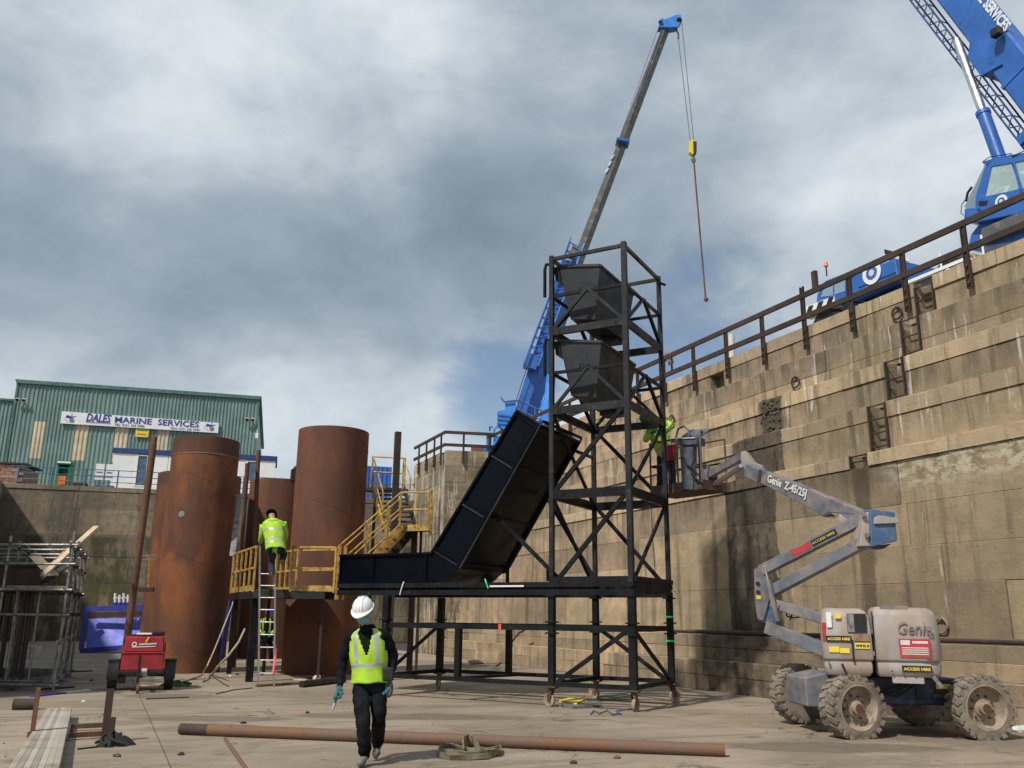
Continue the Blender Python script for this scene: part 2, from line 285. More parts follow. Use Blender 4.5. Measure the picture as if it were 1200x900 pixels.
M['tapegreen'] = mat('green_tape', (.05, .75, .25), .6, bump=0)
M['tapered'] = mat('red_tape', (.85, .12, .10), .6, bump=0)
def glass():
    m = bpy.data.materials.new('cab_glass'); m.use_nodes = True; b = m.node_tree.nodes['Principled BSDF']
    b.inputs['Base Color'].default_value = (.55, .72, .70, 1); b.inputs['Roughness'].default_value = .06; b.inputs['Alpha'].default_value = .45; b.inputs['Specular IOR Level'].default_value = .9; return m
M['glass'] = glass()
# ------------------------------------------------------------------ mesh builder
Z = V((0, 0, 1))
INV = {}
class MB:
    def __init__(s): s.v = []; s.f = []; s.m = []
    def add(s, vs, fs, m=0):
        k = len(s.v); s.v += [V(p) for p in vs]; s.f += [tuple(i+k for i in f) for f in fs]; s.m += [m]*len(fs); return s
    def hexa(s, p, m=0):   # 8 corners: bottom 0-3 ccw, top 4-7
        return s.add(p, [(3, 2, 1, 0), (4, 5, 6, 7), (0, 1, 5, 4), (1, 2, 6, 5), (2, 3, 7, 6), (3, 0, 4, 7)], m)
    def obox(s, c, ax, ay, az, m=0):   # centre, half-axis vectors
        c = V(c); return s.hexa([c-ax-ay-az, c+ax-ay-az, c+ax+ay-az, c-ax+ay-az, c-ax-ay+az, c+ax-ay+az, c+ax+ay+az, c-ax+ay+az], m)
    def box(s, x0, x1, y0, y1, z0, z1, m=0):
        return s.obox(((x0+x1)/2, (y0+y1)/2, (z0+z1)/2), V(((x1-x0)/2, 0, 0)), V((0, (y1-y0)/2, 0)), V((0, 0, (z1-z0)/2)), m)
    def bar(s, a, b, w, h=None, up=None, m=0, w2=None, h2=None):
        a, b = V(a), V(b); h = h or w; d = (b-a).normalized(); up = V(up) if up is not None else (Z if abs(d.z) < .95 else V((N1)))
        x = d.cross(up).normalized(); y = x.cross(d); w2 = w2 or w; h2 = h2 or h
        p = [a-x*w/2-y*h/2, a+x*w/2-y*h/2, a+x*w/2+y*h/2, a-x*w/2+y*h/2, b-x*w2/2-y*h2/2, b+x*w2/2-y*h2/2, b+x*w2/2+y*h2/2, b-x*w2/2+y*h2/2]
        return s.hexa(p, m)
    def chan(s, a, b, w, h, up=None, t=.012, m=0):    # C channel: web + two flanges
        a, b = V(a), V(b); d = (b-a).normalized(); up = V(up) if up is not None else (Z if abs(d.z) < .95 else N1); x = d.cross(up).normalized(); y = x.cross(d)
        s.bar(a, b, t, h, up, m)
        for k in (-1, 1): s.bar(a+y*k*(h/2-t/2)+x*w/2, b+y*k*(h/2-t/2)+x*w/2, w, t, up, m)
        return s
    def tube(s, a, b, r, r2=None, n=10, cap=True, m=0):
        a, b = V(a), V(b); d = (b-a).normalized(); x = d.orthogonal().normalized(); y = d.cross(x); r2 = r if r2 is None else r2
        vs = [a+(x*math.cos(2*math.pi*i/n)+y*math.sin(2*math.pi*i/n))*r for i in range(n)]+[b+(x*math.cos(2*math.pi*i/n)+y*math.sin(2*math.pi*i/n))*r2 for i in range(n)]
        fs = [(i, (i+1) % n, n+(i+1) % n, n+i) for i in range(n)]
        if cap: fs += [tuple(range(n))[::-1], tuple(range(n, 2*n))]
        return s.add(vs, fs, m)
    def path(s, pts, r, n=6, m=0):
        pts = [V(p) for p in pts]; k = len(pts); vs = []; x = None
        for i, p in enumerate(pts):
            d = (pts[min(i+1, k-1)]-pts[max(i-1, 0)]).normalized()
            if x is None: x = d.orthogonal().normalized()
            x = (x-d*x.dot(d)).normalized(); y = d.cross(x)
            vs += [p+(x*math.cos(2*math.pi*j/n)+y*math.sin(2*math.pi*j/n))*r for j in range(n)]
        fs = [(i*n+j, i*n+(j+1) % n, (i+1)*n+(j+1) % n, (i+1)*n+j) for i in range(k-1) for j in range(n)]+[tuple(range(n))[::-1], tuple(range((k-1)*n, k*n))]
        return s.add(vs, fs, m)
    def prism(s, poly, d, m=0):     # polygon of 3D points extruded by vector d
        k = len(poly); poly = [V(p) for p in poly]; d = V(d)
        return s.add(poly+[p+d for p in poly], [tuple(range(k))[::-1], tuple(range(k, 2*k))]+[(i, (i+1) % k, k+(i+1) % k, k+i) for i in range(k)], m)
    def lathe(s, prof, o, ax=Z, n=24, m=0, a0=0, a1=2*math.pi):
        o = V(o); ax = V(ax).normalized(); x = (V((1, 0, 0)) if abs(ax.x) < .9 else V((0, 1, 0))); x = (x-ax*x.dot(ax)).normalized(); y = ax.cross(x); full = abs(a1-a0-2*math.pi) < 1e-4
        c = n if full else n+1; vs = []
        for r, h in prof:
            for i in range(c): a = a0+(a1-a0)*i/n; vs.append(o+ax*h+(x*math.cos(a)+y*math.sin(a))*r)
        fs = [(j*c+i, j*c+(i+1) % c, (j+1)*c+(i+1) % c, (j+1)*c+i) for j in range(len(prof)-1) for i in range(n)]
        return s.add(vs, fs, m)
    def ball(s, c, r, n=12, sz=(1, 1, 1), m=0):
        c = V(c); vs = []; k = n//2
        for j in range(k+1):
            th = math.pi*j/k
            for i in range(n): a = 2*math.pi*i/n; vs.append(c+V((math.sin(th)*math.cos(a)*sz[0], math.sin(th)*math.sin(a)*sz[1], math.cos(th)*sz[2]))*r)
        return s.add(vs, [(j*n+i, (j+1)*n+i, (j+1)*n+(i+1) % n, j*n+(i+1) % n) for j in range(k) for i in range(n)], m)
    def build(s, name, mt, parent=None, label=None, smooth=False, kind=None, bevel=0.):
        me = bpy.data.meshes.new(name); inv = INV.get(parent.name) if parent else None
        me.from_pydata([tuple((inv @ p) if inv else p) for p in s.v], [], s.f)
        for x in (mt if isinstance(mt, list) else [mt]): me.materials.append(M[x] if isinstance(x, str) else x)
        if max(s.m or [0]) > 0: me.polygons.foreach_set('material_index', s.m)
        if smooth:
            me.polygons.foreach_set('use_smooth', [True]*len(s.f))
            try: me.set_sharp_from_angle(angle=rad(40))
            except Exception: pass
        if smooth or bevel:
            bm = bmesh.new(); bm.from_mesh(me); bmesh.ops.remove_doubles(bm, verts=bm.verts, dist=1e-5); bmesh.ops.recalc_face_normals(bm, faces=bm.faces)
            if bevel: bmesh.ops.bevel(bm, geom=list(bm.edges), offset=bevel, segments=1, affect='EDGES', profile=.6, clamp_overlap=True)
            bm.to_mesh(me); bm.free()
        o = bpy.data.objects.new(name, me); COL.objects.link(o)
        if parent: o.parent = parent; INV[o.name] = inv
        if label: o['label'] = label
        if kind: o['kind'] = kind
        return o
def tag(o, label, cat, group=None):
    o['label'] = label; o['category'] = cat
    if group: o['group'] = group
    return o
def thing(name, label, cat, loc, rz=0., group=None):
    o = bpy.data.objects.new(name, None); COL.objects.link(o); o.empty_display_size = .2
    mx = Matrix.Translation(V(loc)) @ Matrix.Rotation(rz, 4, 'Z'); o.location = V(loc); o.rotation_euler = (0, 0, rz); INV[o.name] = mx.inverted(); INV[o.name+'_w'] = mx
    return tag(o, label, cat, group)
def solo(mb, name, mt, label, cat, group=None, smooth=False, bevel=0., kind=None):
    lo = V((min(p.x for p in mb.v), min(p.y for p in mb.v), min(p.z for p in mb.v))); hi = V((max(p.x for p in mb.v), max(p.y for p in mb.v), 0)); c = V(((lo.x+hi.x)/2, (lo.y+hi.y)/2, lo.z))
    mb.v = [p-c for p in mb.v]; o = mb.build(name, mt, None, smooth=smooth, bevel=bevel); o.location = c
    if kind: o['kind'] = kind
    return tag(o, label, cat, group)
def copy_tree(o, parent=None):
    c = o.copy(); COL.objects.link(c)
    if parent: c.parent = parent
    for ch in list(o.children): copy_tree(ch, c)
    return c
KSTUFF = True
def txt(body, size, o, xd, up, mt, parent, name='lettering', ext=.004, shear=0., width=None, align='LEFT', bold=.0):
    cu = bpy.data.curves.new('txt', 'FONT'); cu.body = body; cu.size = size; cu.extrude = ext; cu.shear = shear; cu.offset = bold; cu.resolution_u = 2
    t = bpy.data.objects.new('txt', cu); COL.objects.link(t); dg = bpy.context.evaluated_depsgraph_get(); me = bpy.data.meshes.new_from_object(t.evaluated_get(dg)); bpy.data.objects.remove(t)
    xs = [v.co.x for v in me.vertices]; w = max(xs)-min(xs); k = (width/w) if width else 1.; x0 = min(xs) if align == 'LEFT' else (min(xs)+w/2)
    xd = V(xd).normalized(); up = V(up).normalized(); nz = xd.cross(up); inv = INV[parent.name]
    for v in me.vertices: v.co = inv @ (V(o)+xd*(v.co.x-x0)*k+up*v.co.y+nz*(v.co.z))
    me.materials.clear(); me.materials.append(M[mt]); ob = bpy.data.objects.new(name, me); ob['kind'] = 'stuff'; COL.objects.link(ob); ob.parent = parent; INV[ob.name] = inv; return ob
def struct(o, label=None):
    o['kind'] = 'structure'
    if label: o['label'] = label
    return o
# ------------------------------------------------------------------ ground, quays
g = MB().add([(-400, -400, -.03), (400, -400, -.03), (400, 400, -.03), (-400, 400, -.03)], [(0, 1, 2, 3)]); g_ = struct(g.build('dock_floor', 'joint'), 'pale worn concrete floor of the dry dock'); INV[g_.name] = Matrix.Identity(4)
SL = MB().obox((0, 0, -.5), V((.5, 0, 0)), V((0, .5, 0)), V((0, 0, .5)))
slab0 = SL.build('slab', 'floor', g_)
first = True
TS, NS = 5.2, 4.0
for i in range(-4, 9):
    for j in range(0, 9):
        t0, n0 = 1.1+i*TS, -.03-j*NS-(NS if False else 0)
        c = wl(t0+TS/2, n0-NS/2, random.uniform(0, .004))
        o = slab0 if first else slab0.copy()
        if not first: COL.objects.link(o); o.parent = g_
        first = False
        o.matrix_local = Matrix.Translation(c) @ Matrix.Rotation(math.atan2(E1.y, E1.x), 4, 'Z') @ Matrix.Diagonal((TS-.014, NS-.014, .028, 1))
# stepped side wall (right) : core + courses of separate blocks
T0, T1 = -13., LT
prof = [(.28, -.02), (.28, .6), (.6, .6), (.6, 1.16), (1.1, 1.16), (1.1, 4.8), (1.45, 4.8), (1.45, 5.84), (1.8, 5.84), (1.8, 6.78), (2.15, 6.78), (2.15, 7.66), (2.5, 7.66), (2.5, 8.55), (90, 8.55), (90, -.02)]
core = MB().prism([wl(T0, n, z) for n, z in prof], E1*(T1+1.2-T0)); rq = struct(core.build('quay', ['quay', 'wall']), 'raised quay ground behind the stepped dock wall')
core2 = MB().prism([wl(T1+1.1, -.0+.35, -.02), wl(T1+1.1, 90, -.02), wl(T1+4.4, 90, -.02), wl(T1+4.4, .35, -.02)], V((0, 0, 8.58))); struct(core2.build('quay', 'quay'), 'quay ground behind the projecting pier')
for p_ in rq.data.polygons: p_.material_index = 0 if p_.normal.z > .9 and p_.center.z > 8 and p_.area > 50 else 1
rw = thing('dock_wall', 'long stepped stone and concrete wall of the dock along the right side', 'wall', wl(5, 0, 0))
def block(parent, mt, t0, t1, n, z0, z1, dep, name='block', f=wl, proud=None, worn=0.):
    pr = random.uniform(-.012, .012) if proud is None else proud; g = .007; t0 += g; t1 -= g
    zb = z0+g*.7; K = max(2, int((t1-t0)/.35)) if worn else 1
    mb = MB(); rows = []
    for k in range(K+1):
        t = t0+(t1-t0)*k/K; w = worn*(math.sin(t*2.1)*.45+math.sin(t*5.3+1)*.3+random.uniform(-.4, .4)) if worn else 0; ch = .012+abs(w)*.5
        rows.append([f(t, n-pr, zb), f(t, n-pr+w*.25, z1-ch+w), f(t, n-pr+ch, z1+min(w, 0)), f(t, n+dep, z1+min(w, 0)*.3), f(t, n+dep, zb)])
    vs = [p for r in rows for p in r]; fs = []
    for k in range(K):
        for j in range(5): fs.append((k*5+j, k*5+(j+1) % 5, (k+1)*5+(j+1) % 5, (k+1)*5+j))
    fs += [(4, 3, 2, 1, 0), tuple(K*5+j for j in range(5))]
    return mb.add(vs, fs).build(name, mt, parent)
COURSES = [  # z0, z1, n, depth, material, (min,max length), worn
    (0, .34, 0, .6, 'wall', (2.2, 3.6), 0), (.34, .67, .0, .6, 'wall', (2.2, 3.6), .012), (.67, .95, .3, .8, 'wall', (2.4, 4), 0), (.95, 1.23, .3, .8, 'wall', (2.4, 4), .012),
    (1.23, 2.28, .8, .5, 'wall', (4, 6.5), 0), (2.28, 2.95, .8, .5, 'wall', (4, 6.5), 0), (2.95, 3.75, .8, .5, 'wall', (4, 6.5), 0), (3.75, 4.59, .8, .5, 'wall', (3.5, 6), 0),
    (4.59, 4.87, .765, .75, 'band', (1.5, 2.3), .05), (4.87, 5.58, 1.15, .5, 'wall', (2, 3.6), 0), (5.58, 5.91, 1.125, .75, 'band', (1.5, 2.4), .045), (5.91, 6.52, 1.5, .5, 'wall', (2, 3.6), 0),
    (6.52, 6.85, 1.475, .75, 'band', (1.5, 2.4), .022), (6.85, 7.2, 1.85, .5, 'wall', (2, 3.4), 0), (7.2, 7.73, 1.85, .75, 'wall', (2, 3.4), .02), (7.73, 8.31, 2.2, .6, 'wall', (1.7, 2.6), .0), (8.31, 8.62, 2.17, .9, 'band', (1.5, 2.4), .012)]
LAD = [(2.63, 2.2), (2.79, 1.85), (2.98, 1.5), (3.22, 1.15), (3.48, .8)]
for (z0, z1, n, dep, mt, (a, b), worn) in COURSES:
    t = T0+random.uniform(0, 1); gaps = []
    for lt, ln in LAD:      # recesses for the iron ladders
        if abs(ln-n) < .06 and z1 > 4.6 and not (z1 > 4.5 and z1 < 4.6): gaps.append((lt-.26, lt+.24))
    if abs(z0-7.73) < .01: gaps.append((9.45, 10.05))
    edges = [t]
    while edges[-1] < T1: edges.append(edges[-1]+random.uniform(a, b))
    edges[-1] = T1
    for gp in gaps: edges = [e for e in edges if not gp[0]-.5 < e < gp[1]+.5]+[gp[0], gp[1]]
    edges = sorted(edges)
    for e0, e1_ in zip(edges, edges[1:]):
        if any(abs(e0-gp[0]) < 1e-6 for gp in gaps) or e1_-e0 < .05: continue
        block(rw, mt, e0, e1_, n, z0, z1, dep, 'block', worn=worn)
# rubble exposed in the broken course
rb = MB()
for k in range(150):
    z = random.uniform(5.95, 6.84); hw = .42-.16*abs(math.sin(z*5)); t = 6.78+random.uniform(-hw, hw); c = wl(t, 1.53 if z < 6.52 else 1.50, z); r = random.uniform(.03, .085); rb.ball(c, r, 6, (random.uniform(.7, 1.5), .9, random.uniform(.4, .9)))
rb.build('rubble_infill', 'rubble', rw, kind='stuff')
# iron ladders set in the wall recesses
heights = [(7.76, 8.5), (6.9, 7.74), (5.95, 6.85), (4.92, 5.9), (4.62, 4.86)]
lab = ['top iron ladder set in the wall coping below the crane', 'second iron ladder down, rungs in the wall under the coping', 'third iron ladder down in the middle of the stepped wall', 'fourth iron ladder down, above the lowest ledge of the wall', 'lowest short iron rung frame in the ledge above the boom lift arm']
for (lt, ln), (z0, z1), lb in zip(LAD, heights, lab):
    t_ = thing('wall_ladder', lb, 'ladder', wl(lt, ln, z0), group='iron ladders down the stepped wall')
    for sg in (-1, 1): MB().bar(wl(lt+sg*.22, ln+.0, z0), wl(lt+sg*.22, ln+.0, z1), .035, .06).build('stile', 'darkrust', t_)
    k = max(2, int((z1-z0)/.24))
    for i in range(k): MB().tube(wl(lt-.22, ln-.0, z0+.1+i*(z1-z0-.12)/(k-1)), wl(lt+.22, ln-.0, z0+.1+i*(z1-z0-.12)/(k-1)), .016, n=6).build('rung', 'darkrust', t_)
# mooring rings
for px, py, n, lb in ((1051, 367, 2.2, 'rusty mooring ring on the coping beside the top ladder'), (932, 448, 1.85, 'rusty mooring ring on the upper wall near the damp rubble patch'), (1103, 733, .8, 'weathered iron eye at the foot of the wall behind the boom lift'), (787, 492, 1.85, 'rusty ring on the wall just right of the tower')):
    c = onw(px, py, n-.06); mb = MB(); pts = [c+E1*math.cos(a)*.13+Z*math.sin(a)*.13 for a in [i*math.pi/8 for i in range(17)]]; mb.path(pts, .022); mb.tube(c+Z*.13-N1*.02, c+Z*.13+N1*.08, .03, n=8)
    solo(mb, 'mooring_ring', 'darkrust' if n > 1 else 'stone', lb, 'mooring ring', 'mooring rings on the wall')
# long pipes lying on the ledge
for k, (dn, r, a, b, mt, lb) in enumerate(((.36, .035, -12, 9.7, 'darkrust', 'dark thin pipe nearest the edge of the low wall ledge'), (.47, .045, -12, 9.2, 'rustpipe', 'rusty brown pipe lying along the low wall ledge'), (.60, .04, -11, 8.6, 'darkrust', 'dark pipe at the back of the low wall ledge'))):
    solo(MB().path([wl(a+(b-a)*i/12, dn+random.uniform(-.008, .008), 1.245+r+(.0)) for i in range(13)], r, 8), 'long_pipe', mt, lb, 'pipe', 'pipes lying on the wall ledge', smooth=True)
# projecting pier : two visible faces of blocks
pf = thing('pier', 'square concrete pier end projecting beyond the stepped wall, streaked with lime', 'pier', B1)
P2 = V(B1); P1 = wl(LT, 2.3, 0)+V((0, -.55, 0)); FX = (P1-P2).normalized(); FN = V((-FX.y, FX.x, 0))
def ff(u, m, z): return P2+FX*u+FN*m+Z*z
def fl(t, m, z): return P2+E1*t+N1*m+Z*z
for k in range(12):
    z0, z1 = k*.72, min(8.6, (k+1)*.72); o_ = .5 if k % 2 else 0
    if z1-z0 < .05: continue
    for a, b in ((.0, .9+o_*.6), (.9+o_*.6, (P1-P2).length+.3)): block(pf, 'pier', a, b, 0, z0, z1, .9, f=ff)
    es = [.62, 1.9+o_, 3.2+o_, 4.4]
    for a, b in zip(es, es[1:]): block(pf, 'pier', a, b, 0, z0, z1, .5, f=fl)
MB().prism([ff(.04, .12, 0), ff(2.2, .12, 0), ff(2.2, 1.6, 0), fl(4.3, 2., 0), fl(4.3, .12, 0)], Z*8.5).build('fill', 'quay', pf)
# left dock wall (outside the frame, throws the big shadow) and far wall
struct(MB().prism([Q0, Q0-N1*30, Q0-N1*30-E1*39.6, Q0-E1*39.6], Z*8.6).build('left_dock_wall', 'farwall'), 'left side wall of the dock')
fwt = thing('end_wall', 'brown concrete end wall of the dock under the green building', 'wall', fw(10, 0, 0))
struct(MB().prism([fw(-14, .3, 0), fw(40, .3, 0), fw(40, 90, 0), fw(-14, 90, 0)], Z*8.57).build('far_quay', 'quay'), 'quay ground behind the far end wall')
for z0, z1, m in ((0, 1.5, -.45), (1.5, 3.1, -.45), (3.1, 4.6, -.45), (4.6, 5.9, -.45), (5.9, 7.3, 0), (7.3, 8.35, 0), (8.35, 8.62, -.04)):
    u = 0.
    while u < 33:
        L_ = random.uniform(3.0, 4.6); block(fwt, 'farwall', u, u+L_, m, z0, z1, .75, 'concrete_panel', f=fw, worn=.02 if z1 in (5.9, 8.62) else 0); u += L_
# ------------------------------------------------------------------ coping guard rails
def railing(label, pts, posts, ztop, zmid, parentloc, zlow=8.0, f=None):
    t_ = thing('guard_rail', label, 'railing', parentloc)
    for zz, hh in ((ztop, .13), (zmid, .13)):
        mb = MB()
        for a, b in zip(pts, pts[1:]):
            mb.chan(a+Z*zz, b+Z*zz, .06, hh, t=.014)
        mb.build('rail', 'darkrust', t_)
    for p, top in posts:
        mb = MB(); d = V((.0, 0, 0)); mb.chan(p+Z*zlow, p+Z*top, .05, .12, up=(pts[1]-pts[0]).normalized(), t=.014)
        po = mb.build('post', 'darkrust', t_)
        bm = MB()
        for zz in (8.12, 8.3, 8.48): bm.tube(p+Z*zz-N1*.02, p+Z*zz-N1*.06, .022, n=6)
        bm.build('bolt', 'rust', po)
    return t_
tp = [-5.6, -4.0, -2.2, -.1, 1.45, 2.98, 4.53, 6.06, 7.6, 9.12, 10.65, 12.2, 13.7, 15.3, 16.8, 18.4, 20, 21.5, 23.1, 24.6]
r1 = [wl(-13, 2.07, 0), wl(LT+.2, 2.07, 0)]
railing('long rusty steel guard rail along the coping of the stepped wall', r1, [(wl(t, 2.1, 0), 9.62 if t == 6.06 else 9.38) for t in tp], 9.39, 8.83, wl(5, 2.1, 8.6))
ra, rb_, rc = ff(2.1, -.08, 0), ff(-.07, -.08, 0), fl(4.3, -.08, 0)
railing('rusty guard rail turning round the top of the projecting pier', [wl(LT+.2, 2.05, 0), ra, rb_, rc], [(ff(1.9, -.1, 0), 9.38), (ff(.75, -.1, 0), 9.38), (fl(.4, -.1, 0), 9.38), (fl(1.3, -.1, 0), 9.38), (fl(2.4, -.1, 0), 9.38), (fl(3.5, -.1, 0), 9.38)], 9.39, 8.83, ff(1, 0, 8.6))
# blue hand rail on the far quay
bt = thing('blue_railing', 'thin blue tubular hand rail along the quay edge in front of the green building', 'railing', fw(8, .2, 8.6))
k = 0
for i in range(15):
    u = .62+i*1.78; MB().tube(fw(u, .3, 8.6), fw(u, .3, 9.68), .045, n=8).build('post', 'railblue', bt)
for zz in (8.95, 9.3, 9.66): MB().tube(fw(.2, .3, zz), fw(26, .3, zz), .024, n=6).build('rail', 'railblue' if zz > 9 else 'galv', bt)
# ------------------------------------------------------------------ green building
GB = at(22, 449, 60); GB.z = 0; BT = 17.0
def gb(u, m, z): return GB+D2*u+M2*m+Z*z
bl = thing('green_building', 'tall green corrugated shed with a long white sign, beyond the dock end wall', 'building', gb(8, 5, 8.6))
def upx(px, py): return (onp(px, py, GB, M2)-GB).dot(D2)
def corr(u0, u1, z0, z1, f=gb, m=0., pitch=.26, dep=.06):
    n = max(1, round((u1-u0)/pitch)); w = (u1-u0)/n; mb = MB(); xs = []
    for i in range(n): xs += [(u0+i*w, 0), (u0+i*w+w*.32, 0), (u0+i*w+w*.5, dep), (u0+i*w+w*.82, dep)]
    xs.append((u1, 0)); vs = []
    for x, d in xs: vs += [f(x, m-d, z0), f(x, m-d, z1 if not callable(z1) else z1(x))]
    return mb.add(vs, [(2*i, 2*i+2, 2*i+3, 2*i+1) for i in range(len(xs)-1)])
roofz = lambda x: 17.12-.0*x
Wb = 16.3
zlo, zhi = (onp(40, 537, GB, M2)).z, (onp(45, 494, GB, M2)).z
tr = [(upx(35, 530), upx(49, 530)), (upx(84, 535), upx(100, 535)), (upx(132, 530), upx(148, 530)), (upx(182, 530), upx(196, 530))]
u = 0.
edges = [0]
for a, b in tr: edges += [a, b]
edges.append(Wb)
for i, (a, b) in enumerate(zip(edges, edges[1:])):
    if i % 2:
        corr(a, b, 8.6, zlo).build('wall_panel', 'clad', bl); corr(a, b, zhi, roofz).build('wall_panel', 'clad', bl); corr(a, b, zlo, zhi, m=-.01).build('rooflight_panel', 'cladlight', bl, 'tan translucent panel')
    else:
        k = max(1, round((b-a)/1.1))
        for j in range(k): corr(a+(b-a)*j/k, a+(b-a)*(j+1)/k, 8.6, roofz).build('wall_panel', 'clad', bl)
MB().prism([gb(0.02, .1, 8.6), gb(Wb-.02, .1, 8.6), gb(Wb-.02, 24, 8.6), gb(.02, 24, 8.6)], Z*(17.05-8.6)).build('shell', 'clad', bl)
MB().bar(gb(-.12, -.1, 17.15), gb(Wb+.12, -.1, 17.15), .22, .16).build('gutter', 'flash', bl)
MB().bar(gb(Wb+.03, -.04, 8.6), gb(Wb+.03, -.04, 17.07), .14, .14, up=M2).build('corner_flashing', 'flash', bl)
MB().bar(gb(-.03, -.04, 8.6), gb(-.03, -.04, 17.07), .14, .14, up=M2).build('corner_flashing', 'flash', bl)
MB().prism([gb(-.2, -.2, 17.23), gb(Wb+.2, -.2, 17.23), gb(Wb+.2, 24, 17.6), gb(-.2, 24, 17.6)], Z*.1).build('roof', 'flash', bl)
an = thing('green_annex', 'lower green corrugated shed joined to the left of the tall green building', 'building', gb(-5, 5, 8.6))
for j in range(9): corr(-9+j, -8+j, 8.6, 15.85, m=.35).build('wall_panel', 'clad', an)
MB().prism([gb(-9, .45, 8.6), gb(-.03, .45, 8.6), gb(-.03, 20, 8.6), gb(-9, 20, 8.6)], Z*7.15).build('shell', 'clad', an)
MB().bar(gb(-9, .25, 15.9), gb(-.1, .25, 15.9), .2, .14).build('gutter', 'flash', an)
# sign
sg = thing('company_sign', 'long white sign reading DALES MARINE SERVICES on the green shed', 'sign', gb(3.09, -.2, 14.4))
sl = lambda u: -.012*u
MB().prism([gb(3.09, -.26, 14.36), gb(13.66, -.26, 14.33), gb(13.66, -.26, 15.08), gb(3.09, -.26, 15.22)], M2*.14).build('panel', 'white', sg)
fd = -M2
txt('DALES', .80, gb(4.72, -.28, 14.62), D2, Z, 'letter', sg, shear=.18, width=1.62, bold=.018)
txt('MARINE  SERVICES', .60, gb(6.6, -.28, 14.66), D2, Z, 'letter', sg, width=5.7, bold=.010)
txt('TEL: 0151 454 3380', .23, gb(6.6, -.28, 14.42), D2, Z, 'letter', sg, width=2.0)
txt('FAX: 0151 520 3940', .23, gb(10.4, -.28, 14.40), D2, Z, 'letter', sg, width=1.95)
MB().bar(gb(4.72, -.29, 14.56), gb(6.35, -.29, 14.56), .01, .035).build('underline', 'letter', sg)
for u0 in (3.35, 12.75):
    mb = MB(); mb.prism([gb(u0, -.27, 14.62+.18), gb(u0+.35, -.27, 14.62+.12), gb(u0+.72, -.27, 14.95), gb(u0+.4, -.27, 14.88), gb(u0+.1, -.27, 14.98)], -M2*.01)
    mb.bar(gb(u0+.37, -.275, 14.9), gb(u0+.42, -.275, 15.13), .03, .012); mb.bar(gb(u0-.1, -.275, 14.75), gb(u0+.25, -.275, 14.45), .04, .012)
    mb.build('emblem', 'letter', sg); mb = MB()
    mb.lathe([(.0, .02), (.17, .02), (.17, 0)], gb(u0+.45, -.262, 14.62), ax=-M2, n=16); mb.build('emblem_globe', 'galv', sg)
ys = thing('yellow_notice', 'small yellow notice board fixed under the long white sign', 'sign', gb(8, -.2, 13.6))
p = upx(159, 510); MB().prism([gb(p, -.2, 13.72), gb(p+.88, -.2, 13.72), gb(p+.88, -.2, 14.3), gb(p, -.2, 14.3)], M2*.06).build('panel', 'signyel', ys)
MB().bar(gb(p+.08, -.21, 14.22), gb(p+.8, -.21, 14.22), .01, .09).build('print', 'green', ys)
MB().bar(gb(p+.1, -.21, 13.93), gb(p+.7, -.21, 13.93), .01, .07).build('print', 'orange', ys)
for (px, py, lb) in ((26, 469, 'floodlights on the left corner of the green shed'), (293, 492, 'floodlights near the right corner of the green shed')):
    c = onp(px, py, GB, M2)-M2*.35; fl_ = thing('floodlight', lb, 'light', c, group='floodlights on the shed')
    MB().bar(c+M2*.35+Z*.1, c-M2*.1+Z*.1, .06).build('arm', 'galv', fl_)
    for s_ in (-.2, .2): MB().obox(c+D2*s_-Z*.08, D2*.14, M2*.07+Z*.03, Z*.12-M2*.04).build('lamp', 'offw', fl_); MB().obox(c+D2*s_-Z*.1-M2*.09, D2*.11, M2*.005, Z*.09-M2*.03).build('lens', 'black', fl_)
c = gb(Wb+.1, -.2, 14.3); solo(MB().obox(c, D2*.1, M2*.14, Z*.2).bar(c-Z*.3, c+Z*.5, .05), 'security_camera', 'white', 'white camera bracket on the right edge of the green shed', 'camera')
# portable cabin
CB = V(Q0)+M2*3.2; cbn = lambda u, m, z: CB+D2*u+M2*m+Z*z
def ucb(px, py): return (onp(px, py, CB, M2)-CB).dot(D2)
cu0, cu1 = ucb(133, 535), ucb(323, 545)
cz = onp(133, 525, CB, M2).z
pc = thing('site_cabin', 'white portable cabin with a dark blue roof trim in front of the green shed', 'cabin', cbn(cu0, 0, 8.6))
nw = 8
opn = [(ucb(160, 550), ucb(172, 550), 9.2), (ucb(289, 550), ucb(300, 550), 9.8)]
es = [cu0]+[x for o_ in opn for x in o_[:2]]+[cu1]
for i, (a, b) in enumerate(zip(es, es[1:])):
    if i % 2 == 0:
        k = max(1, round((b-a)/1.2))
        for j in range(k): MB().prism([cbn(a+(b-a)*j/k+.012, 0, 8.62), cbn(a+(b-a)*(j+1)/k-.012, 0, 8.62), cbn(a+(b-a)*(j+1)/k-.012, 0, cz-.3), cbn(a+(b-a)*j/k+.012, 0, cz-.3)], M2*.08).build('wall_panel', 'white', pc)
    else:
        zb = opn[i//2][2]; w = MB().prism([cbn(a, .03, zb), cbn(b, .03, zb), cbn(b, .03, cz-.4), cbn(a, .03, cz-.4)], M2*.04).build('window', 'window', pc)
        mb = MB()
        for p, q in (((a, zb), (b, zb)), ((a, cz-.38), (b, cz-.38)), ((a, zb), (a, cz-.38)), ((b, zb), (b, cz-.38))): mb.bar(cbn(p[0], 0, p[1]), cbn(q[0], 0, q[1]), .06, .06, up=M2)
        mb.build('frame', 'white', w); MB().prism([cbn(a, .01, 8.62), cbn(b, .01, 8.62), cbn(b, .01, zb-.03), cbn(a, .01, zb-.03)], M2*.06).build('wall_panel', 'white', pc)
MB().prism([cbn(cu0+.03, .1, 8.62), cbn(cu1-.03, .1, 8.62), cbn(cu1-.03, 2.9, 8.62), cbn(cu0+.03, 2.9, 8.62)], Z*(cz-8.7)).build('shell', 'offw', pc)
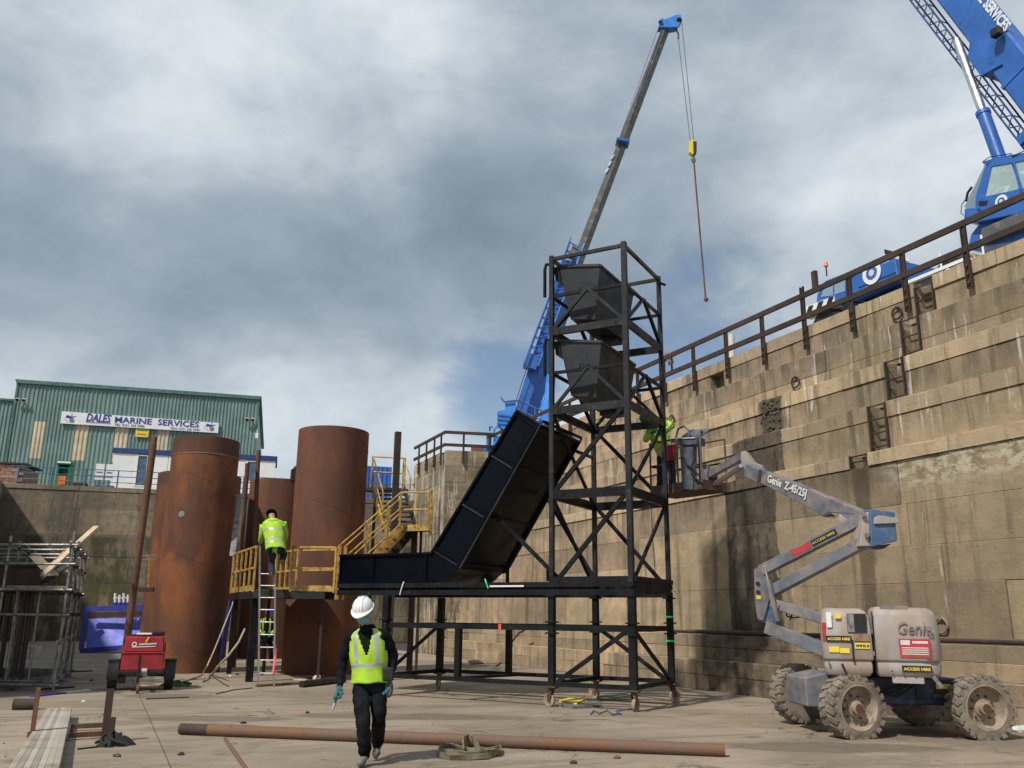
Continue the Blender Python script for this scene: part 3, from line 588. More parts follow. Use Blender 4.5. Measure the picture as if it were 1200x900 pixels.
MB().prism([cbn(cu0-.08, -.08, cz-.28), cbn(cu1+.08, -.08, cz-.28), cbn(cu1+.08, 3, cz-.28), cbn(cu0-.08, 3, cz-.28)], Z*.3).build('roof_trim', 'navy', pc)
# things along the far quay edge
def ufw(px, py, m=1.2): return (onp(px, py, fw(0, m, 0), M2)-fw(0, m, 0)).dot(D2)
a, b = ufw(65, 560), ufw(81, 560)
gbn = thing('green_bin', 'green open-fronted bin kiosk behind the blue railing', 'bin', fw(a, 1.2, 8.6))
mb = MB(); mb.prism([fw(a, 1.2, 8.6), fw(b, 1.2, 8.6), fw(b, 2, 8.6), fw(a, 2, 8.6)], Z*.75); mb.prism([fw(a, 1.75, 9.35), fw(b, 1.75, 9.35), fw(b, 2, 9.35), fw(a, 2, 9.35)], Z*.65)
mb.prism([fw(a, 1.2, 9.35), fw(a+.1, 1.2, 9.35), fw(a+.1, 1.75, 9.35), fw(a, 1.75, 9.35)], Z*.65); mb.prism([fw(b-.1, 1.2, 9.35), fw(b, 1.2, 9.35), fw(b, 1.75, 9.35), fw(b-.1, 1.75, 9.35)], Z*.65); mb.build('body', 'green', gbn)
MB().prism([fw(a-.05, 1.1, 10.), fw(b+.05, 1.1, 10.), fw(b+.05, 2.1, 10.), fw(a-.05, 2.1, 10.)], Z*.22).build('canopy', 'green', gbn); MB().bar(fw(a, 1.08, 10.12), fw(b, 1.08, 10.12), .02, .1).build('print', 'white', gbn)
MB().obox(fw((a+b)/2, 1.17, 9.05), D2*.2, M2*.02, Z*.25).build('notice', 'orange', gbn)
for (x0, x1) in ((112, 122), (124, 133)):
    a, b = ufw(x0, 560, .8), ufw(x1, 560, .8); nb = thing('notice_board', 'left white notice board on the far quay rail' if x0 == 112 else 'right white notice board on the far quay rail, beside the cabin', 'sign', fw(a, .8, 8.6), group='white notice boards')
    MB().prism([fw(a, .5, 9.1), fw(b, .5, 9.1), fw(b, .5, 10.05), fw(a, .5, 10.05)], M2*.05).build('panel', 'white', nb); MB().bar(fw(a+.06, .49, 9.55), fw(b-.06, .49, 9.55), .008, .07).build('print', 'galv', nb); MB().bar(fw((a+b)/2, .6, 8.6), fw((a+b)/2, .6, 9.2), .05).build('post', 'railblue', nb)
a, b = ufw(85, 565), ufw(112, 565)
for i, (q0, q1, h_, mt) in enumerate(((a, a+.75, .4, 'darkrust'), (a+.85, a+1.5, .3, 'galv'), (b-.1, b+1., .3, 'railblue'))): solo(MB().prism([fw(q0, 1.3, 8.6), fw(q1, 1.3, 8.6), fw(q1, 1.9, 8.6), fw(q0, 1.9, 8.6)], Z*h_), 'pallet_load', mt, ['dark low stack of material behind the blue railing', 'small grey pile beside the dark stack behind the railing', 'blue plinth under the white notice boards'][i], 'stack', bevel=.03)
# brick building at far left
bb = thing('brick_building', 'small red brick building at the far left edge above the dock', 'building', fw(-3, 2.5, 8.6))
for r in range(7):
    for j in range(9):
        MB().obox(fw(.35-.24-j*.5-(.25 if r % 2 else 0), 2.5, 8.72+r*.2), D2*.235, M2*.1, Z*.09).build('brick', 'brick', bb)
MB().prism([fw(-5, 2.58, 8.6), fw(.3, 2.58, 8.6), fw(.3, 6, 8.6), fw(-5, 6, 8.6)], Z*1.45).build('wall', 'stone', bb); MB().prism([fw(-5, 2.3, 10.05), fw(.5, 2.3, 10.05), fw(.5, 6, 10.2), fw(-5, 6, 10.2)], Z*.1).build('roof', 'darkrust', bb)
# blue container and its rail beyond the pier
a, b = ufw(405, 575, 2.5), ufw(458, 575, 2.5)
bc = thing('blue_container', 'blue two-tone container on the far quay between the piles and the pier', 'container', fw(a, 2.5, 8.6))
corr(a, b, 8.6, 9.9, f=fw, m=2.5, pitch=.3).build('side_panel', 'railblue', bc); corr(a, b, 9.9, 11.05, f=fw, m=2.49, pitch=.3).build('side_panel', 'crane', bc)
MB().prism([fw(a, 2.55, 8.6), fw(b, 2.55, 8.6), fw(b, 4.6, 8.6), fw(a, 4.6, 8.6)], Z*2.5).build('box', 'railblue', bc)
# ------------------------------------------------------------------ steel piles
def pile(label, cx, cy, r, h, mt, seams=()):
    t_ = thing('steel_pile', label, 'steel pile', (cx, cy, 0), group='rusty tubular steel piles')
    c = V((cx, cy, 0)); MB().lathe([(r, 0), (r, h), (r-.03, h), (r-.03, .0)], c, n=72).build('tube', mt, t_, smooth=True)
    mb = MB(); pts = []; pit = 2.3
    ph = random.random()*6
    for i in range(int(h/pit*40)):
        a = ph-i*2*math.pi/40; z = i*pit/40
        pts.append(c+V((math.cos(a)*(r+.002), math.sin(a)*(r+.002), z)))
    mb.path(pts, .007, 5).build('weld_seam', mt, t_)
    for z in seams: MB().path([c+V((math.cos(a)*(r+.003), math.sin(a)*(r+.003), z)) for a in [i*math.pi/36 for i in range(73)]], .013, 5).build('girth_weld', 'weld', t_)
    return t_
p1 = pile('nearest rusty steel pile, orange-brown with a pale spot and a light weld ring', -9.05, 25.75, .945, 6.52, 'pile', (6.02,))
p2 = pile('tall brown steel pile behind the yellow platform railing, right of the others', -5.31, 25.85, 1.035, 6.86, 'pile2')
p4 = pile('brown steel pile standing further back between the two front piles', -9.10, 34.2, 1.04, 6.56, 'pile2')
p3 = pile('orange rusty pile standing furthest left, mostly behind the nearest pile', -11.47, 32.3, 1.46, 6.46, 'pile')
sp = at(211, 602, 24.75); d_ = (sp-V((-9.05, 25.75, sp.z))).normalized(); sp = V((-9.05, 25.75, sp.z))+d_*.946
MB().tube(sp-d_*.03, sp+d_*.006, .095, n=14).build('patch', 'galv', p1, 'pale round patch')
solo(MB().bar(V((-8.35, 33.5, 6.5)), V((-8.35, 33.5, 6.95)), .3, .16).ball(V((-8.25, 33.5, 6.98)), .13, 8), 'clamp', 'black', 'black lifting clamp on the rim of the rear middle pile', 'clamp')
# thin standing tubes and posts
def stand(lb, top, base, r, mt='rust', name='steel_tube', n=10, grp=None): return solo(MB().tube(base, top, r, n=n), name, mt, lb, 'steel tube', grp, smooth=True)
b_ = V((-8.98, 21.5, 0)); tt_ = at(181, 512, 21.6); mb = MB(); mb.tube(b_, b_.lerp(tt_, .965), .085, n=12).tube(b_.lerp(tt_, .9), tt_, .075, n=12); solo(mb, 'standing_pipe', 'rust', 'tall thin rusty pipe standing behind the red generator', 'steel tube', smooth=True)
stand('thin rusty tube with the higher top between the two front piles', at(303, 528, 26.5), V((-7.45, 26.4, 0)), .065)
stand('thin rusty tube with the lower top between the two front piles', at(290, 543, 28), V((-8.35, 28., 0)), .07)
# side bracket between left pile and standing pipe
br = thing('yellow_bracket', 'small yellow ladder frame between the standing pipe and the leftmost pile', 'bracket', at(172, 690, 29.5))
A = at(166, 651, 29.5); B_ = at(184, 651, 29.5); C_ = at(163, 691, 29.5); D_ = at(180, 691, 29.5)
for p, q, w, mt in ((A, B_, .05, 'galv'), (C_, D_, .14, 'darkrust'), (A.lerp(B_, .5), C_.lerp(D_, .6), .05, 'yellow'), (A-Z*.12, B_-Z*.12, .03, 'galv')): MB().bar(p, q, w).build('rail', mt, br)
# ------------------------------------------------------------------ yellow access platform
pl = thing('access_platform', 'steel access platform with yellow railings wrapped round the piles', 'platform', (-5.3, 22, 0))
K = [V((-7.72, 25, 0)), V((-6.25, 22, 0)), V((-4.29, 22, 0)), V((-4.2, 22.75, 0)), V((-5.2, 23.6, 0)), V((-6.3, 24.4, 0)), V((-7.0, 26.2, 0))]
DZ = 2.12
MB().prism([p+Z*DZ for p in (K[0], K[1], K[2], K[3], V((-5.15, 24.7, 0)), V((-6.3, 24.9, 0)), V((-6.9, 26.4, 0)))], Z*.05).build('deck', 'darkrust', pl)
def rail_run(a, b, n, thick=.055, posts_wide=True, ends=(0, 0)):
    for zz in (DZ+1.07, DZ+.56): MB().bar(a+Z*zz, b+Z*zz, .045, .05).build('rail', 'yellow', pl)
    MB().bar(a+Z*(DZ+.08), b+Z*(DZ+.08), .02, .14).build('toe_board', 'yellow', pl)
    for i in range(n+1):
        p = a.lerp(b, i/n); MB().bar(p+Z*(DZ-.02), p+Z*(DZ+1.07), .09 if posts_wide else .045, .04, up=(b-a).cross(Z)).build('post', 'yellow', pl)
rail_run(K[0], K[1], 5); rail_run(V((-5.35, 22, 0)), K[2], 1, posts_wide=False); rail_run(V((-6.35, 24.35, 0)), V((-5.45, 23.0, 0)), 4)
MB().bar(V((-5.35, 23.1, DZ+1.07)), V((-4.3, 22.7, DZ+1.07)), .04).build('rail', 'yellow', pl); MB().bar(V((-5.35, 23.1, DZ+.56)), V((-4.3, 22.7, DZ+.56)), .04).build('rail', 'yellow', pl)
MB().bar(K[2]+V((.08, 0, DZ-.18)), K[2]+V((.08, 0, DZ+1.1)), .11, .07).build('post', 'yellow', pl); MB().bar(K[2]+V((.2, .2, DZ-.18)), K[2]+V((.2, .2, DZ+1.1)), .06, .05).build('post', 'yellow', pl)
for a, b in ((K[0], K[1]), (K[1], V((-4.5, 22, 0))), (K[1]+V((.1, .9, 0)), K[1]+V((1.9, .6, 0)))): MB().bar(a+Z*(DZ-.09), b+Z*(DZ-.09), .09, .16).build('joist', 'black', pl)
for x, y, r in ((-6.25, 22.3, .16), (-4.62, 22.4, .05), (-7.6, 25.1, .12), (-6.9, 26.0, .08)): MB().bar(V((x, y, 0)), V((x, y, DZ-.05)), r, r).build('leg', 'darkrust' if r < .1 else 'frame', pl)
for zz in (.95, .8): MB().bar(V((-7.6, 25.1, zz)), V((-6.9, 26.0, zz)), .05).build('tie', 'darkrust', pl)
solo(MB().bar(at(253, 790, 25.9), at(272, 700, 25.2), .09).bar(at(262, 748, 25.55), at(272, 700, 25.2), .1), 'leaning_post', 'blue', 'purple-blue painted post leaning beside the nearest pile', 'post')
solo(MB().bar(at(272, 652, 25.3), at(281, 580, 26.6), .15, .05), 'leaning_board', 'galv', 'weathered grey board leaning above the platform beside the nearest pile', 'board')
# ladder
ld = thing('ladder', 'light aluminium ladder leaning against the yellow platform', 'ladder', gz(336, 801))

lt0 = at(304.5, 637, 21.93)


lb0 = V((at(303, 802, 20.95).x, 20.95, 0)); lb1 = V((at(321, 802, 20.95).x, 20.95, 0)); lt1 = at(322.5, 668, 21.75)
MB().bar(lb0, lt0, .03, .07).build('stile', 'alu', ld); MB().bar(lb1, lt1, .03, .07).build('stile', 'alu', ld)
for i in range(1, 10):
    zz = i*.28; a = lb0.lerp(lt0, zz/lt0.z); b = lb1.lerp(lt1, min(1, zz/lt1.z)); MB().tube(a, b, .016, n=8).build('rung', 'alu', ld)
# ------------------------------------------------------------------ stair tower
st = thing('access_stairs', 'yellow railed stair tower climbing from the platform to the dock side', 'stairs', (-3, 24, 0))
SZ = 3.80
la, lb_, lc, ld_ = at(468, 620, 23.3), at(503, 622, 23.0), at(505, 620, 24.2), at(470, 618, 24.6)
for q in (la, lb_, lc, ld_): q.z = SZ
MB().prism([la, lb_, lc, ld_], Z*.04).build('landing', 'darkrust', st)
for a, b in ((la, lb_), (lb_, lc)): MB().bar(a, b, .05, .16).build('edge_beam', 'yellow', st)
# lower flight
f0, f1 = at(405, 690, 22.6), at(474, 618, 23.3); g0, g1 = at(425, 690, 23.5), at(486, 618, 24.2)
mb = MB(); mb.bar(f0, f1, .04, .26); mb.build('stringer', 'yellow', st); MB().bar(g0, g1, .04, .24).build('stringer', 'darkrust', st)
for i in range(7): k = (i+.5)/7; MB().bar(f0.lerp(f1, k), g0.lerp(g1, k), .2, .03).build('tread', 'darkrust', st)
h = Z*.98
for a, b in ((at(396, 641, 22.1), at(470, 577, 23.0)), (at(404, 641, 22.6), at(470, 583, 23.6))):
    for dz in (0, -.42, -.52 if False else -.85): MB().tube(a+Z*dz, b+Z*dz, .02, n=8).build('rail', 'yellow', st)
    for k in (.0, .45, .78, 1): MB().bar(a.lerp(b, k), a.lerp(b, k)-Z*1.02, .035).build('post', 'yellow', st)
# landing rails
ra, rb2, rc2 = at(470, 577, 23.1), at(503, 577, 23.0), at(506, 574, 24.2)
for a, b in ((ra, rb2), (rb2, rc2)):
    for dz in (0, -.45): MB().tube(a+Z*dz, b+Z*dz, .022, n=8).build('rail', 'yellow', st)
for p in (ra, rb2, rc2): MB().bar(p, V((p.x, p.y, SZ)), .045).build('post', 'yellow', st)
# upper flight, going up and away to the left
u0, u1 = at(449, 620, 24.4), at(488, 620, 24.3); v0, v1 = at(438, 573, 27.4), at(474, 573, 27.2)
for i in range(9): k = (i+.5)/9; MB().bar(u0.lerp(v0, k), u1.lerp(v1, k), .17, .04).build('tread', 'darkrust', st)
MB().bar(u0, v0, .05, .2).build('stringer', 'yellow', st); MB().bar(u1, v1, .05, .2).build('stringer', 'darkrust', st)
for a, b in ((at(449, 577, 24.4), at(437.5, 535, 27.4)), (at(490, 583, 24.3), at(473, 538, 27.2))):
    for dz in (0, -.45): MB().tube(a+Z*dz, b+Z*dz, .02, n=8).build('rail', 'yellow', st)
    for k in (0, .5, 1): q = a.lerp(b, k); MB().bar(q, q-Z*1.0, .035).build('post', 'yellow', st)
tl = [at(437, 535, 28.2), at(475, 537, 28.)]
for dz in (0, -.5): MB().tube(tl[0]+Z*dz, tl[1]+Z*dz, .025, n=8).build('rail', 'yellow', st)
for q in tl: MB().bar(q, q-Z*1.2, .045).build('post', 'yellow', st)
tq = at(437, 574, 28.3); MB().bar(at(398, 573, 28.6), at(478, 575, 28.0), .5, .1).build('gangway', 'darkrust', st)
for (bx, by), top, w, mt in (((-3.22, 24.5), 6.62, .16, 'darkrust'), ((-2.62, 24.3), 3.78, .13, 'darkrust'), ((-2.38, 23.7), 3.78, .06, 'darkrust'), ((-4.35, 28.2), 5.3, .08, 'darkrust')):
    MB().bar(V((bx, by, 0)), V((bx, by, top)), w).build('leg', mt, st)
# ------------------------------------------------------------------ black wheeled tower frame
TB = V((2.2065, 16.312, 0)); ang = -.4995; TU = V((-math.cos(ang), -math.sin(ang), 0)); TV = V((-math.sin(ang), math.cos(ang), 0)); TW, TL = 1.602, 2.079
def tw(u, v, z): return TB+TU*u+TV*v+Z*z
tf = thing('steel_tower_frame', 'tall black square-tube frame on castors, carrying two hoppers and the chute deck', 'frame', tw(.8, 1, 0))
LV = [8.81, 7.21, 5.556, 3.886, 2.105, 1.396, .401]
def fb(name, a, b, w, h=None, mt='frame', up=None): return MB().bar(tw(*a), tw(*b), w, h, up=up).build(name, mt, tf)
for (u, v) in ((0, 0), (TW, 0), (0, TL), (TW, TL)):
    s_ = .10 if (u, v) == (0, 0) else .085
    fb('post', (u, v, 2.23), (u, v, LV[0]+.07), s_, mt='frameg', up=TV); fb('leg', (u, v, .36), (u, v, 1.99), s_+.03, up=TV)
    for zz in (1.5, 1.3, 1.98): MB().obox(tw(u, v, zz), TU*.1, TV*.1, Z*.014).build('flange_plate', 'frame', tf)
def ring(z, w, h, mt='frame', inset=.045):
    fb('beam', (inset, 0, z), (TW-inset, 0, z), w, h, mt); fb('beam', (inset, TL, z), (TW-inset, TL, z), w, h, mt); fb('beam', (0, inset, z), (0, TL-inset, z), w, h, mt); fb('beam', (TW, inset, z), (TW, TL-inset, z), w, h, mt)
ring(LV[0], .06, .07, 'frameg'); ring(LV[1], .075, .15, 'frameg'); ring(LV[2], .075, .15, 'frameg'); ring(LV[3], .08, .17)
ZM = [(LV[0]+LV[1])/2-.03, (LV[1]+LV[2])/2-.04]
for zm, zl in zip(ZM, (LV[1], LV[2])):
    ring(zm, .05, .06, 'frame')
    for v in (0, TL):
        fb('brace', (.82, v-.01, zm+.03), (TW-.05, v-.01, zl+.06), .055, .06, 'frameg'); fb('brace', (.78, v-.01, zm+.03), (.05, v-.01, zl+.06), .055, .06, 'frameg')
    for u in (0, TW):
        fb('brace', (u-.01, 1.02, zm+.02), (u-.01, .05, zl+.06), .055, .06, 'frameg'); fb('brace', (u-.01, 1.06, zm+.02), (u-.01, TL-.05, zl+.06), .06, .07)
for za, zb in ((LV[2]-.07, LV[3]+.08), (LV[3]-.08, LV[4]+.12)):
    fb('brace', (.1, .0, za), (TW-.08, .0, zb), .06, .08); fb('brace', (TW-.1, TL, za), (.08, TL, zb), .06, .075); fb('brace', (0, TL-.08, za), (0, .08, zb), .05, .06); fb('brace', (TW, .08, za), (TW, TL-.1, zb), .05, .06)
# long deck and base
UE = 5.42
for v in (0, TL):
    for zz, hh in ((2.19, .09), (2.045, .10)): fb('deck_channel', (-.06, v-.02 if v == 0 else v+.02, zz), (6.72, v-.02 if v == 0 else v+.02, zz), .09, hh)
    fb('rail', (0, v, LV[5]), (UE, v, LV[5]), .07, .10); fb('base_rail', (0, v, LV[6]), (UE, v, LV[6]), .07, .08)
    fb('leg', (UE, v, .36), (UE, v, 1.99), .13, up=TV)
    for zz in (1.5, 1.3): MB().obox(tw(UE, v, zz), TU*.1, TV*.1, Z*.014).build('flange_plate', 'frame', tf)
    fb('leg', (3.65, v, .44), (3.65, v, 1.35), .115, up=TV)
for u in (0, UE, TW): 
    for zz, hh, w in ((LV[6], .08, .07), (LV[5], .09, .06)):
        if u == TW and zz == LV[5]: continue
        fb('cross_rail', (u, .06, zz), (u, TL-.06, zz), w, hh)
for u in (-.02, 1.55, 3.65, 5.4, 6.7): fb('deck_joist', (u, 0, 2.13), (u, TL, 2.13), .08, .2 if u < 0 else .14)
fb('deck_channel', (-.05, 0, 2.285), (TW+.05, 0, 2.285), .09, .09); fb('deck_channel', (-.05, 0, 2.285), (-.05, TL, 2.285), .09, .09); fb('deck_channel', (-.05, TL, 2.285), (TW+.05, TL, 2.285), .08, .09)
fb('cross_rail', (3.65, .06, LV[6]+.02), (3.0, TL-.06, LV[6]+.02), .07, .05)
fb('brace', (.12, 0, LV[5]-.04), (TW-.1, 0, LV[6]+.03), .06, .075); fb('brace', (TW-.1, TL, LV[5]-.04), (.12, TL, LV[6]+.03), .06, .075); fb('brace', (0, .12, LV[5]-.04), (0, TL-.1, LV[6]+.03), .05, .06)
fb('brace', (UE, TL-.12, LV[5]-.04), (UE, .1, LV[6]+.05), .05, .06)
fb('bracket', (TW+.07, -.02, 2.25), (TW+.07, -.02, 2.46), .05, .06)
for px_, z0, z1 in ((TW+.1, 8.0, 8.7), (TW+.1, 6.3, 7.05)): MB().path([tw(TW+.02, 0, z1), tw(px_+.03, 0, z1+.02), tw(px_+.06, 0, z1-.1), tw(px_+.06, 0, z0)], .035, 8).build('hook_bar', 'frame', tf)
for zz in (8.72,): MB().tube(tw(-.02, TL-.05, zz), tw(-.14, TL+.05, zz-.05), .03, n=8).build('pin', 'frame', tf)
for zz, mt in ((1.62, 'tapegreen'), (1.16, 'tapegreen')): MB().obox(tw(0, TL, zz), TU*.064, TV*.064, Z*.016).build('tape', mt, tf)
MB().obox(tw(3.9-1.5+.3, 0, LV[5]), TU*.03, TV*.042, Z*.056).build('tape', 'tapered', tf)
for zz in (LV[1], LV[2], LV[3]):
    for u, v in ((0, 0), (TW, 0), (0, TL)):
        for du in (.16, .2):
            MB().obox(tw(u+(du if u == 0 else -du), v-.045, zz), TU*.008, TV*.006, Z*.05).build('weld_plate', 'frameg', tf)
def castor(u, v, rz):
    c = tw(u, v, 0); d = V((math.cos(rz), math.sin(rz), 0)); s_ = V((-d.y, d.x, 0)); mb = MB(); mb.obox(c+Z*.352, TU*.11, TV*.11, Z*.012); mb.tube(c+Z*.29, c+Z*.345, .055, n=12); mb.obox(c+Z*.33, TU*.08, TV*.08, Z*.01)
    wc = c+d*.055+Z*.115
    for k in (-1, 1): mb.prism([c+s_*k*.045+Z*.3-d*.03, c+s_*k*.045+Z*.3+d*.05, wc+s_*k*.045+d*.03, wc+s_*k*.045-d*.03-Z*.02], s_*.01)
    cs = mb.build('castor', 'rust', tf)
    MB().lathe([(.0, -.03), (.05, -.03), (.055, -.02), (.085, -.018), (.09, -.03), (.112, -.03), (.118, -.015), (.118, .015), (.112, .03), (.09, .03), (.085, .018), (.055, .02), (.05, .03), (0, .03)], wc, ax=s_, n=20).build('wheel', 'rim', cs, smooth=True)
for u, v, rz in ((0, 0, 1.0), (TW, 0, 2.5), (0, TL, .4), (TW, TL, 2.7), (UE, 0, .8), (UE, TL, 1.9)): castor(u, v, rz)
# ------------------------------------------------------------------ black chute
ch = thing('steel_chute', 'large black steel chute, flat then steep, leaning into the tower frame', 'chute', tw(5, 1, 2.24))
v0_, v1_ = .12, 2.02; T_ = .03
top = [(6.83, 2.84), (4.42, 2.84), (2.43, 5.68)]
import math as _m
bot = [(6.83, 2.245), (4.35, 2.245)]
for k in range(1, 7):
    a = _m.radians(k*55/7); bot.append((4.35-.62*_m.sin(a)*1.0, 2.245+.62*(1-_m.cos(a))))
bot.append((3.78, 2.52)); bot.append((1.94, 5.36))
poly = bot+top[::-1]
for v in (v0_, v1_-T_): MB().prism([tw(u, v, z) for u, z in poly], TV*T_).build('side_plate', 'chute', ch)
fl_ = bot
mb = MB()
vs = []
for u, z in fl_: vs += [tw(u, v0_+T_, z), tw(u, v1_-T_, z)]
nb_ = len(fl_)
for i in range(nb_-1):
    a, b = V((fl_[i][0], fl_[i][1])), V((fl_[i+1][0], fl_[i+1][1])); dd = (b-a).normalized(); nrm = V((dd.y, -dd.x)) if False else V((-dd.y, dd.x)); nrm = nrm if nrm.y > 0 or nrm.x > 0 else -nrm
    if nrm.y < 0: nrm = -nrm
    o2 = nrm*.02; MB().hexa([tw(a.x, v0_+T_, a.y), tw(b.x, v0_+T_, b.y), tw(b.x, v1_-T_, b.y), tw(a.x, v1_-T_, a.y), tw(a.x+o2.x, v0_+T_, a.y+o2.y), tw(b.x+o2.x, v0_+T_, b.y+o2.y), tw(b.x+o2.x, v1_-T_, b.y+o2.y), tw(a.x+o2.x, v1_-T_, a.y+o2.y)]).build('floor_plate', 'chute', ch)
# flanges along both long edges, cross joints, stiffeners
def cb(name, a, b, w, h, mt='chute', up=None): return MB().bar(tw(*a), tw(*b), w, h, up=up).build(name, mt, ch)
dir_ = V((top[2][0]-top[1][0], top[2][1]-top[1][1])).normalized()
for v in (v0_-.025, v1_+.025):
    cb('edge_flange', (top[0][0], v, top[0][1]), (top[1][0], v, top[1][1]), .06, .05); cb('edge_flange', (top[1][0], v, top[1][1]), (top[2][0], v, top[2][1]), .06, .05)
    cb('edge_flange', (bot[0][0], v, bot[0][1]+.02), (bot[1][0], v, bot[1][1]+.02), .05, .05)
    cb('edge_flange', (3.80, v, 2.52), (bot[-1][0], v, bot[-1][1]), .07, .05); cb('edge_flange', (3.80-.07, v, 2.52), (bot[-1][0]-.07, v, bot[-1][1]+.03), .03, .05, 'frameg')
def across(k, mt='frameg', w=.035):
    a = V((top[1][0], top[1][1])).lerp(V((top[2][0], top[2][1])), k); b = V((3.80, 2.52)).lerp(V((1.94, 5.36)), k)
    for off in (-.035, .035):
        q = dir_*off; cb('joint_angle', (a.x+q.x, v0_-.02, a.y+q.y), (b.x+q.x, v0_-.02, b.y+q.y), .03, w, mt if off < 0 else 'chute')
    cb('stiffener', (b.x-.03, v0_, b.y), (b.x-.03, v1_, b.y), .05, .04)
across(.03); across(.36); across(.70); across(.985, 'chute', .05)
for u in (6.8, 5.9, 4.55): cb('joint_angle', (u, v0_-.02, 2.25), (u, v0_-.02, 2.84), .03, .04, 'chute', up=TU)
cb('top_angle', (2.0, v0_, 5.28), (1.96, v1_*.55, 5.24), .08, .06, 'frameg'); cb('top_angle', (1.86, v0_, 5.40), (1.86, v1_, 5.40), .05, .05)
cb('prop', (3.05, .35, 3.60), (1.55, .1, 2.34), .06, .07, 'frame'); cb('prop', (2.6, 1.9, 4.05), (1.55, 1.95, 2.34), .06, .07, 'frame'); cb('prop', (3.65, 1.98, 2.25), (3.65, 1.98, 2.6), .06, .06, 'frame')
cb('hanger', (1.95, v1_-.1, 5.1), (1.62, v1_, 4.95), .05, .07, 'frame')
solo(MB().path([tw(5.05, -.08, 2.0), tw(5.0, -.1, 2.13), tw(4.95, -.1, 2.26)], .014), 'cord', 'white', 'white cord hooked on the deck edge under the chute', 'cord')
solo(MB().path([tw(2.95, -.08, 2.12), tw(2.98, -.1, 2.22), tw(3.02, -.09, 2.3)], .014), 'strap', 'tapegreen', 'bright green strap end on the frame deck', 'strap')
solo(MB().bar(tw(2.9, -.1, 2.16), tw(2.15, -.1, 2.16), .01, .03), 'bar_clamp', 'white', 'thin pale bar lying along the frame deck channel', 'bar')
# ------------------------------------------------------------------ two hoppers
def hopper(dz, lb):
    t_ = thing('hopper', lb, 'hopper', tw(1, 1, 5.8+dz), group='grey tapered hoppers in the tower')
    A = lambda u, v, z: tw(u, v, z+dz)
    TLf, TRf, TRb, TLb = A(1.49, .12, 7.05), A(.57, .12, 6.9), A(.57, 2.02, 6.9), A(1.49, 2.02, 7.05); BLf, BRf, BRb, BLb = A(1.32, .31, 5.92), A(.78, .31, 5.83), A(.76, 1.98, 5.83), A(1.40, 1.98, 5.92)
    th = .02
    def plate(name, q, inn): MB().prism(q, inn*th).build(name, 'hopper', t_)
    plate('front_plate', [BLf, BRf, TRf, TLf], TV); plate('side_plate', [BRf, BRb, TRb, TRf], TU); plate('side_plate', [BLf, TLf, TLb, BLb], -TU); plate('back_plate', [BRb, BLb, TLb, TRb], -TV); plate('bottom_plate', [BLf+Z*.002, BLb+Z*.002, BRb+Z*.002, BRf+Z*.002], Z)
    mb = MB()
    for a, b in ((TLf, TRf), (TRf, TRb), (TRb, TLb), (TLb, TLf)): mb.bar(a+Z*.0, b+Z*.0, .05, .05)
    mb.build('rim', 'hopper', t_)
    c = TLf.lerp(TRf, .42).lerp(BLf.lerp(BRf, .42), .48)-TV*.02
    txt('70M', .14, c, -TU+Z*-.15, Z, 'black', t_, width=.26)
    MB().prism([BLb.lerp(TLb, .75)+TU*.02, TLb+TU*.02, TLf+TU*.02, BLf.lerp(TLf, .75)+TU*.02], TU*.12).build('side_pocket', 'black', t_)
    MB().obox(BRb.lerp(BLb, .5).lerp(BRf, .1)+Z*-.05, TU*.2, TV*.2, Z*.05).build('outlet', 'hopper', t_)
hopper(0, 'lower dark grey tapered hopper inside the black tower frame'); hopper(1.63, 'upper dark grey tapered hopper near the top of the black tower frame')
# ------------------------------------------------------------------ articulated boom lift
lf = thing('boom_lift', 'dusty blue and grey articulated boom lift with fat tyres in front of the stepped wall', 'boom lift', (5.58, 13.86, 0))
LX = V((.995, .065, 0)).normalized(); LY = V((-LX.y, LX.x, 0)); LC = V((5.58, 13.86, 0)); WR = .44
def lp(x, y, z): return LC+LX*x+LY*y+Z*z
def wheel(c, yaw, out):
    ax = (LY*math.cos(yaw)+LX*math.sin(yaw))*out; prof = [(.0, -.14), (.30, -.14), (.37, -.15), (.425, -.13), (.435, -.1), (.435, .1), (.425, .13), (.37, .15), (.315, .15)]
    ty = MB().lathe(prof, c, ax=ax, n=40).build('tyre', 'tyre', lf, smooth=True)
    x = ax.orthogonal().normalized(); y = ax.cross(x); mb = MB()
    for i in range(22):
        a = i*2*math.pi/22
        for side in (-1, 1):
            aa = a+(math.pi/22 if side > 0 else 0); rd = x*math.cos(aa)+y*math.sin(aa); tg = ax.cross(rd)
            mb.obox(c+rd*.435+ax*side*.075+tg*0, (tg*.034+ax*side*.0), ax*.075+tg*.02*side, rd*.016)
            mb.obox(c+rd*.412+ax*side*.146, tg*.026, ax*.010, rd*.026)
    mb.build('tread_lugs', 'tyre', ty, kind='stuff')
    rm = MB().lathe([(.315, .15), (.30, .155), (.285, .12), (.27, .04), (.23, .02), (.20, .02), (.13, .035), (.12, .06), (.09, .075), (.085, .13), (.07, .14), (0, .14)], c, ax=ax, n=36).build('rim', 'rim', lf, smooth=True)
    mb = MB()
    for i in range(9): a = i*2*math.pi/9; mb.tube(c+(x*math.cos(a)+y*math.sin(a))*.165+ax*.02, c+(x*math.cos(a)+y*math.sin(a))*.165+ax*.055, .015, n=6)
    mb.build('wheel_nut', 'rust', rm)
    MB().lathe([(.06, .14), (.058, .155), (0, .156)], c, ax=ax, n=12).build('hub', 'rust', rm)
wheel(at(999, 829, 13.12)*1, rad(-14), -1); wheel(at(1149, 829, 13.18), rad(-3), -1)
for px, py, Y, yw in ((937, 812, 14.85, -12), (1076, 815, 14.85, 0)): wheel(at(px, py, Y), rad(yw), 1)
zc = [at(999, 829, 13.12).z]
